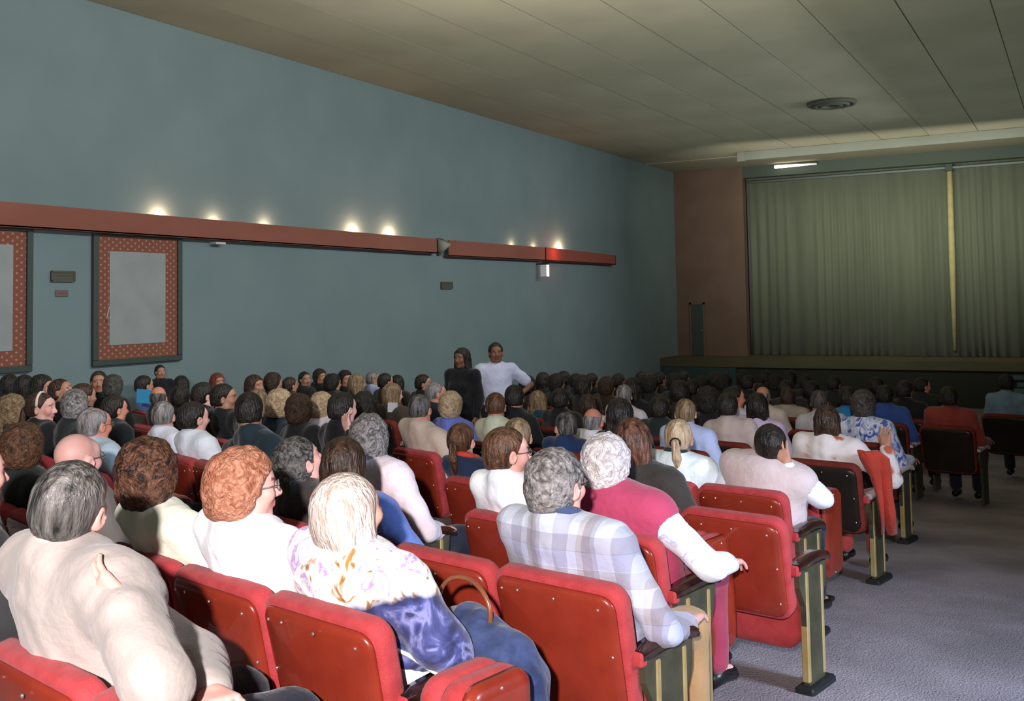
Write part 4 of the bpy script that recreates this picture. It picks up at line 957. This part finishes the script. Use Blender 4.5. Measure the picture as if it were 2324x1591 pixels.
# --- middle distance, left and centre
mid = [
 (372, 948, 'person with grey hair and white shirt collar beside the dark-haired profile', dict(hv=15, hair='crop', hc='gy', top=(.66, .66, .76), n=3)),
 (442, 952, 'person with short dark hair in white tee, profile turned to the stage', dict(hv=62, hair='short', hc='bl', sk='p', top=(.72, .76, .84), sl='short', n=3, fat=.02)),
 (568, 968, 'person with dark grey cropped hair and pink cheek in black top', dict(hv=35, hair='crop', hc='dg', sk='p', top=(.012, .014, .016), n=3)),
 (685, 935, 'person with short dark curly hair seen from behind, in black', dict(hv=10, hair='curly', hc='db', sk='t', top=black)),
 (640, 922, 'person with curly blond hair and bare nape in dark top', dict(hv=30, kind='f', hair='curly', hc='bn', sk='p', top=(.012, .02, .03))),
 (735, 925, 'person with curly blond hair and pale pink shoulder', dict(hv=20, kind='f', hair='curly', hc='bn', sk='p', top=(.62, .56, .62))),
 (780, 930, 'dark-haired person resting a raised hand against the face', dict(hv=50, hair='short', hc='bl', sk='p', top=black, ps=pose(4, 0, ((.32, .10, .85), (.24, .0, 1.03), (-.5, -.1, 1), (.1, -1, .2)), 'lap'))),
 (832, 930, 'person with full dark hair in black next to the raised hand', dict(hv=10, kind='f', hair='big_curly', hc='bl', sk='t', top=black)),
 (893, 898, 'person with blond hair beside a raised white card', dict(hv=60, kind='f', hair='bob', hc='lb', sk='p', top=(.05, .04, .03))),
 (990, 895, 'person with grey hair and pink profile looking to the right', dict(hv=75, hair='crop', hc='gy', sk='r', top=(.012, .018, .022))),
 (1040, 882, 'balding person with a flushed red face turned sideways', dict(hv=100, hair='ring', hc='gy', sk='r', top=(.03, .035, .035))),
 (1172, 905, 'dark-haired person in black behind the cream shirt', dict(hv=10, hair='short', hc='bl', sk='t', top=black)),
 (1180, 930, 'person with brown hair and tan cheek in dark grey top', dict(hv=50, kind='f', hair='bob', hc='db', sk='t', top=(.03, .03, .032))),
 (1225, 925, 'person with dark hair streaked blond in teal blue top', dict(hv=5, kind='f', hair='long', hc='lb', sk='t', top=(.012, .04, .06))),
 (1275, 910, 'person with black hair between the streaked hair and the grey head', dict(hv=10, hair='short', hc='bl', sk='t', top=black)),
 (1140, 872, 'person in a pale shirt with grey hair below the standing white shirt', dict(hv=10, hair='crop', hc='gy', sk='t', top=(.40, .38, .40))),
 (1340, 935, 'person with smooth dark brown hair in pale pink shirt', dict(hv=8, kind='f', hair='bob', hc='db', sk='t', top=(.60, .52, .56))),
 (1420, 900, 'person with silver grey hair seen from behind against the dark', dict(hv=5, hair='crop', hc='gy', sk='p', top=(.55, .50, .54))),
 (1412, 945, 'person with long very dark hair in front of the silver head', dict(hv=5, kind='f', hair='long', hc='bl', sk='t', top=black)),
 (1500, 930, 'person with dark hair in dark green top left of the bald ruddy head', dict(hv=8, hair='short', hc='bl', sk='t', top=(.012, .02, .016))),
 (1380, 880, 'person with dim golden brown hair in the dark middle rows', dict(hv=40, kind='f', hair='curly', hc='db', sk='t', top=(.03, .02, .012))),
 (1310, 868, 'person with tanned face and a white collar in the dark middle rows', dict(hv=120, hair='short', hc='bl', sk='t', top=(.02, .02, .022))),
 (1665, 905, 'person with orange lit cheek and blue collar among dark rows', dict(hv=70, hair='short', hc='bl', sk='r', top=(.5, .48, .55))),
 (1722, 925, 'person with thick black hair in pale mauve shirt', dict(hv=5, hair='bob', kind='f', hc='bl', sk='t', top=(.52, .40, .56))),
 (1735, 902, 'bald person with grey fringe just above the thick black hair', dict(hv=-10, hair='ring', hc='gy', sk='r', top=(.5, .42, .36))),
 (1862, 915, 'person with grey hair and a pale grey top beyond the rust jacket', dict(hv=5, hair='crop', hc='bg', sk='t', top=(.42, .40, .42))),
 (1790, 905, 'person in dim beige top half hidden in the dark rows', dict(hv=5, hair='short', hc='db', sk='d', top=(.30, .25, .20))),
 (1925, 905, 'person with dark hair in bright blue top left of the grey head', dict(hv=5, hair='short', hc='bl', sk='d', top=(.02, .16, .36))),
 (2010, 900, 'person in a blue top just right of the fluffy grey head', dict(hv=10, hair='short', hc='bl', sk='d', top=(.03, .07, .25))),
 (2092, 878, 'person with a dim ruddy cheek in the dark rows at right', dict(hv=60, hair='short', hc='bl', sk='r', top=(.02, .02, .022))),
 (1610, 912, 'dark-haired person just right of the bald ruddy head', dict(hv=10, kind='f', hair='big_curly', hc='bl', sk='t', top=black)),
 # left side
 (218, 968, 'balding person with grey patch and glasses in pale blue shirt', dict(hv=55, hair='thin', hc='gy', sk='r', top=(.36, .44, .50), n=2, extras=glasses((.3, .25, .1), True))),
 (258, 932, 'person with black hair and orange lit profile behind the balding one', dict(hv=65, hair='short', hc='bl', sk='r', top=(.014, .018, .018))),
 (96, 928, 'person with pale headband turning a smiling face sideways', dict(hv=115, kind='f', hair='pony', hc='db', sk='p', top=black, band=True)),
 (30, 935, 'person with wavy blond hair at the left edge', dict(hv=15, kind='f', hair='wavy_long', hc='lb', sk='t', top=(.02, .022, .022))),
 (62, 1022, 'person with wavy brown hair left of the bald person', dict(hv=20, kind='f', hair='curly', hc='br', sk='t', top=(.016, .018, .018))),
 (-62, 1082, 'person cut by the left edge, pale cheek showing', dict(hv=70, hair='crop', hc='gy', sk='p', top=(.03, .03, .03))),
 (178, 925, 'person with grey highlights in black behind the glasses wearer', dict(hv=10, hair='grey_wave', hc='gy', sk='t', top=(.014, .018, .018))),
 (305, 878, 'person with dark hair in light blue shirt near the wall', dict(hv=60, hair='short', hc='bl', sk='t', top=(.12, .23, .52), sl='short')),
 (365, 905, 'balding person with a pink scalp near the cyan paper', dict(hv=10, hair='ring', hc='dg', sk='r', top=black)),
 (465, 900, 'dark-haired person with pink lit profile left of centre', dict(hv=70, hair='short', hc='bl', sk='p', top=black)),
 (510, 905, 'person with small tan face under dark hair looking down', dict(hv=100, hair='short', hc='bl', sk='t', top=black)),
 (590, 915, 'person with a blond lock over dark clothes left of the curly blond', dict(hv=20, kind='f', hair='bob', hc='lb', sk='t', top=black)),
 (525, 940, 'person with smooth black hair and dark blue top in the centre left', dict(hv=10, hair='short', hc='bl', sk='t', top=(.012, .024, .032))),
 (415, 905, 'person in black with dark hair between the pink scalp and the profile', dict(hv=10, hair='short', hc='bl', sk='t', top=black)),
]
def band_ex(root, HM, J, warp, hs):
    g = MB(); g.tube([(.086*math.cos(a), -.005+.03*math.sin(a)*0, .045+.088*math.sin(a)) for a in np.linspace(-.2, math.pi+.2, 18)], .011, 6); o = g.obj('headband', cloth((.6, .5, .42)), root, True); o.matrix_local = HM
for px, py, lab, kw in mid:
    if kw.pop('band', False): kw['extras'] = band_ex
    put(px, py, lab, **kw)
# --- far people near the side wall
far = [
 (10, 880, 'dark-haired person at the left edge below the framed board'), (50, 882, 'person with long dark hair just left below the first framed board'), (92, 882, 'person with dark hair and small lit face below the first framed board'),
 (127, 892, 'person with brown hair looking down, between the two framed boards'), (160, 905, 'person with low dark head between the two framed boards'), (230, 868, 'person with flat-topped dark hair below the corner of the second board'),
 (262, 880, 'dim grey-haired person beside the flat-topped hair'), (416, 876, 'dark-haired person just right below the second framed board'), (496, 868, 'person with rust red hair against the teal wall'),
 (580, 877, 'person with long dark hair and a pale face right of the red hair'), (622, 870, 'person with round dark hair against the wall'), (660, 876, 'dark-haired person in the wall-side group'),
 (694, 862, 'taller dark-haired person in the wall-side group'), (728, 856, 'person with dark hair, topmost of the wall-side group'), (757, 872, 'dark-clothed person in the middle of the wall-side group'),
 (786, 862, 'dark-haired person facing back in the wall-side group'), (812, 872, 'person with dim blond hair and white collar by the wall'), (848, 862, 'person with grey hair in pale lilac shirt by the wall'), (876, 868, 'dark-haired person right of the pale lilac shirt'),
 (905, 872, 'person in dark green against the wall left of the standing pair'), (962, 872, 'person with dark hair just left of the standing pair'), (1200, 878, 'dark-haired person right of the standing white shirt'),
]
fo = {10: dict(hair='long', kind='f'), 50: dict(hair='long', kind='f'), 92: dict(hair='bob', kind='f', hv=120), 127: dict(hair='short', hc='db', hv=120, hx=15), 230: dict(hair='short', hv=180), 262: dict(hc='bg'), 496: dict(hair='bob', kind='f', hc='rd', hv=150),
      580: dict(hair='bob', kind='f', hv=130), 622: dict(hair='curly', hv=60), 694: dict(hv=150), 728: dict(hv=140), 786: dict(hv=150), 812: dict(hc='lb', hair='bob', kind='f', top=(.02, .02, .02)), 848: dict(hc='gy', top=(.36, .38, .55), hv=90), 962: dict(hv=100)}
for k, (px, py, lab) in enumerate(far):
    kw = dict(hair=random.choice(['short', 'short', 'curly', 'bob']), hc=random.choice(['bl', 'bl', 'db']), sk='t', top=random.choice([black, (.012, .018, .018), (.02, .018, .015)]), hv=random.choice([10, 30, 60, None])); kw.update(fo.get(px, {}))
    put(px, py, lab, **kw)
# --- the dark rows below the stage: nothing in the photo tells these apart
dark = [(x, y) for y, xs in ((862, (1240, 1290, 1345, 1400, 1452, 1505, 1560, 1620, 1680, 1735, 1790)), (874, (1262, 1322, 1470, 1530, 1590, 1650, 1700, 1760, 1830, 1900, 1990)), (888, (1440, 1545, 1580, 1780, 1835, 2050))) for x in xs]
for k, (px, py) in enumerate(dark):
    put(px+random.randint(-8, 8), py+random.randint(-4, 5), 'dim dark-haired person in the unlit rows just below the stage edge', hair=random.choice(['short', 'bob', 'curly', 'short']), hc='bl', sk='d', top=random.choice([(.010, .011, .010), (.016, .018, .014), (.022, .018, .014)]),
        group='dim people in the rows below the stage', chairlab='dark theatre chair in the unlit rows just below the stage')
# --- standing people
def stand_at(px, py, z, label, facing, J, **kw):
    p = at_depth(px, py, z); o = np.array([p[0], p[1], floor_z(p[1])]); s = (p[2]-o[2])/J['head'][2]
    r = person('person', o, math.radians(facing), J, label=label, stand=True, **kw); r.scale = (s,)*3; return r
back = math.degrees(YAW)+180
stand_at(1125, 802, 12.6, 'standing person in white short-sleeved shirt with one hand on hip', back+8, pose(stand=True, armL='hip'), headkind='m', skin=SK['d'], hair='short', haircol=HC['bl'], top=cloth((.50, .52, .66)), sleeves='short', near=1, fat=.01, collar=cloth((.5, .52, .64)))
stand_at(1048, 815, 12.4, 'standing person with long dark hair in black beside the white shirt', back-30, pose(stand=True), headkind='f', skin=SK['d'], hair='long', haircol=HC['bl'], top=cloth(black), near=1)
stand_at(363, 845, 14.8, 'dark-clothed person rising from a seat below the second framed board', back+40, pose(stand=True), headkind='m', skin=SK['t'], hair='short', haircol=HC['bl'], top=cloth(black), near=0)

# ================================================================== EMPTY CHAIRS AND FOLDED SEATS
def empty_chair(n, i, label, occ=False):
    if (n, i) in USED: return
    USED[(n, i)] = 1; o, t = chair_origin(n, slot_x(n, i)); o[2] = floor_z(o[1]); chair(o, -t, label, occ, group='red theatre chairs in curved rows')
empty_chair(0, 0, 'empty red tip-up chair in the nearest row, second from the picture corner')
empty_chair(0, 1, 'empty red tip-up chair cut by the lower picture edge at left')
empty_chair(2, 1, 'empty red tip-up chair behind the blond bob and left of the plaid shirt')
empty_chair(4, 0, 'empty red aisle chair right of the raspberry vest with its seat folded up')
for n, i, lab in ((4, 1, 'red tip-up chair just behind the white sweater'), (6, 1, 'empty dark red chair right of the light blue shirt'), (6, 2, 'empty dark red chair second right of the light blue shirt'), (6, 3, 'empty dark red chair third right of the light blue shirt')):
    empty_chair(n, i, lab) if n < 6 else None
def folded_seat(px, py, h, label):
    p = at(px, py, h); o = empty('folded_seat', (p[0], p[1], floor_z(p[1])), -theta(p[0]), label, 'seat')
    o['label'] = label
    w2 = pad_mesh('cushion', .30, .56, .07, [(.04, -.04), (.012, -.038), (0, -.02), (0, .02), (.012, .038), (.05, .05)], M['velvet'], 0)
    a = link('cushion', w2, o, (-.055, .15, .47), (0, 0, math.radians(90)))
    c = link('cushion', w2, o, (.022, .15, .47), (0, 0, math.radians(-90)))
    q = link('seat_pan', pad_mesh('seat_pan', .29, .56, .065, [(.05, -.035), (.02, -.030), (.004, -.015), (0, 0)], M['panel'], -.25), o, (.060, .15, .47), (0, 0, math.radians(90)))
    sb = MB()
    for yy, zz in ((.04, .70), (.04, .50), (.04, .32), (.15, .72), (.26, .68), (.27, .45), (.15, .22)): sb.ball((.093-.25*(yy-.15)**2, yy, zz), (.005, .0062, .0062), 8, 5)
    tag(sb.obj('studs', M['stud'], o, True), kind='stuff')
    MB().box((-.085, -.014, .40), (-.055, .0, .60), .003).obj('bracket_plate', M['cream_metal'], o)
    MB().box((.015, -.014, .22), (.048, .0, .48), .003).obj('bracket_plate', M['cream_metal'], o)
    MB().tube([(-.06, -.012, .40), (-.065, -.014, .32), (-.04, -.016, .25), (.0, -.016, .24), (.03, -.014, .27)], .014, 8).obj('hinge_hook', M['cream_metal'], o, True)
    MB().tube([(-.045, -.014, .36), (.03, -.014, .33)], .010, 8).obj('hinge_arm', M['cream_metal'], o, True)
    s2 = MB()
    for z in (.25, .29, .33, .42, .46): s2.ball((.032, -.016, z), (.004, .003, .004), 6, 4)
    tag(s2.obj('bracket_screws', M['iron'], o, True), kind='stuff')
    MB().tube([(-.02, .10, .22), (-.02, .10, .02)], .016, 8).obj('post', M['iron'], o, True); MB().box((-.06, .02, -.01), (.02, .30, .02), .006).obj('foot', M['iron'], o)
    return o
folded_seat(1000, 1565, .74, 'folded red seat standing edge-on right of the floral shawl')
folded_seat(1572, 1537, .10, 'folded red seat with cream brackets standing edge-on by the aisle, before the raspberry vest')
folded_seat(1846, 1347, .10, 'smaller folded red seat with cream brackets beside the hand-to-ear person')
# handbag with a bent wooden hoop handle
p = at_depth(1085, 1440, 3.35); hb = empty('handbag', p, -.5, 'navy denim bag with a brown bent wooden hoop handle beside the floral shawl', 'bag')
s = SDF((-.35, -.3, -.35), (.35, .3, .25), .012); s.ell((0, 0, -.12), (.20, .12, .19), .03); s.ell((.10, .04, -.16), (.20, .12, .20), .05); s.ell((-.07, 0, .01), (.12, .08, .07), .05); wr(s, .010); v, f = s.mesh(); link('pouch', mesh_from('pouch', v, f, denim), hb)
hx_ = -.055
MB().tube([(hx_+.12*math.cos(a), -.02+.03*math.cos(a), .075+.10*math.sin(a)) for a in np.linspace(-.5, math.pi+.5, 24)], .008, 8).obj('handle', mat('bent_wood', (.16, .05, .02), .3, col2=(.24, .08, .03), scale=9, coat=.4), hb, True)
# red cloth hanging from the raised hand at the aisle
p = at(1990, 1030, 1.0)
def drape(name, pts, wid, mt, label, cat):
    b = MB(); n = 9; v = []
    for j, (c, wd_) in enumerate(zip(pts, wid)):
        for k in range(n):
            t = k/(n-1)*2-1; v.append(np.array(c)+RT*(wd_*t)+np.array([.0, .012*math.sin(t*6+j*.7), 0])-fw*.02*math.cos(t*4+j))
    f = [(j*n+k, j*n+k+1, (j+1)*n+k+1, (j+1)*n+k) for j in range(len(pts)-1) for k in range(n-1)]
    b.add(v, f); o = b.obj(name, mt, None, True); md = o.modifiers.new('t', 'SOLIDIFY'); md.thickness = .012; return tag(o, label, cat)
zz = float((at(1880, 960, 1.165)-CAM)@fw)+.1
drape('red_cloth', [at_depth(x, y, zz+.02*i) for i, (x, y) in enumerate(((1970, 1022), (1985, 1040), (1998, 1080), (2005, 1120), (2012, 1160), (2017, 1212)))], [.075, .10, .07, .05, .055, .06], cloth((.42, .045, .025)), 'bright red cloth hanging from the raised hand at the aisle', 'cloth')
# papers
def paper(px, py, z, wd_, ht, col, label, tilt=0.0):
    p = at_depth(px, py, z); o = MB().box((-wd_/2, -.004, -ht/2), (wd_/2, .004, ht/2), .002).obj('paper_sheet', mat('paper', col, .7))
    o.location = p; o.rotation_euler = (.2, tilt, YAW); tag(o, label, 'paper')
z1 = float((at(330, 900, 1.1)-CAM)@fw)
paper(330, 900, z1, .20, .16, (.05, .32, .55), 'cyan blue sheet of paper held up beside the light blue shirt', .1)
z2 = float((at(891, 925, 1.0)-CAM)@fw)
paper(891, 925, z2, .11, .11, (.62, .60, .60), 'small white card held up beside blond hair', .05)
# pale stage steps at the far right edge
ss = empty('stage_steps', (0, 0, 0), 0, 'pale blue grey edges of stage steps at the right picture edge', 'steps')
sm = mat('step_edge', (.16, .24, .25), .7); so = mat('step_dark', (.03, .035, .03), .8)
for k, (xa, y) in enumerate(((2296, 857), (2308, 873), (2302, 887))):
    q = at_depth(xa, y, 22.0-.35*k); MB().box((q[0], q[1]-.05, q[2]-.045), (q[0]+1.6, q[1], q[2]+.045)).obj('step_nosing', sm, ss)
    MB().box((q[0]+.03, q[1], q[2]-1.2+.1*k), (q[0]+1.6, q[1]+.34, q[2]+.04)).obj('step', so, ss)
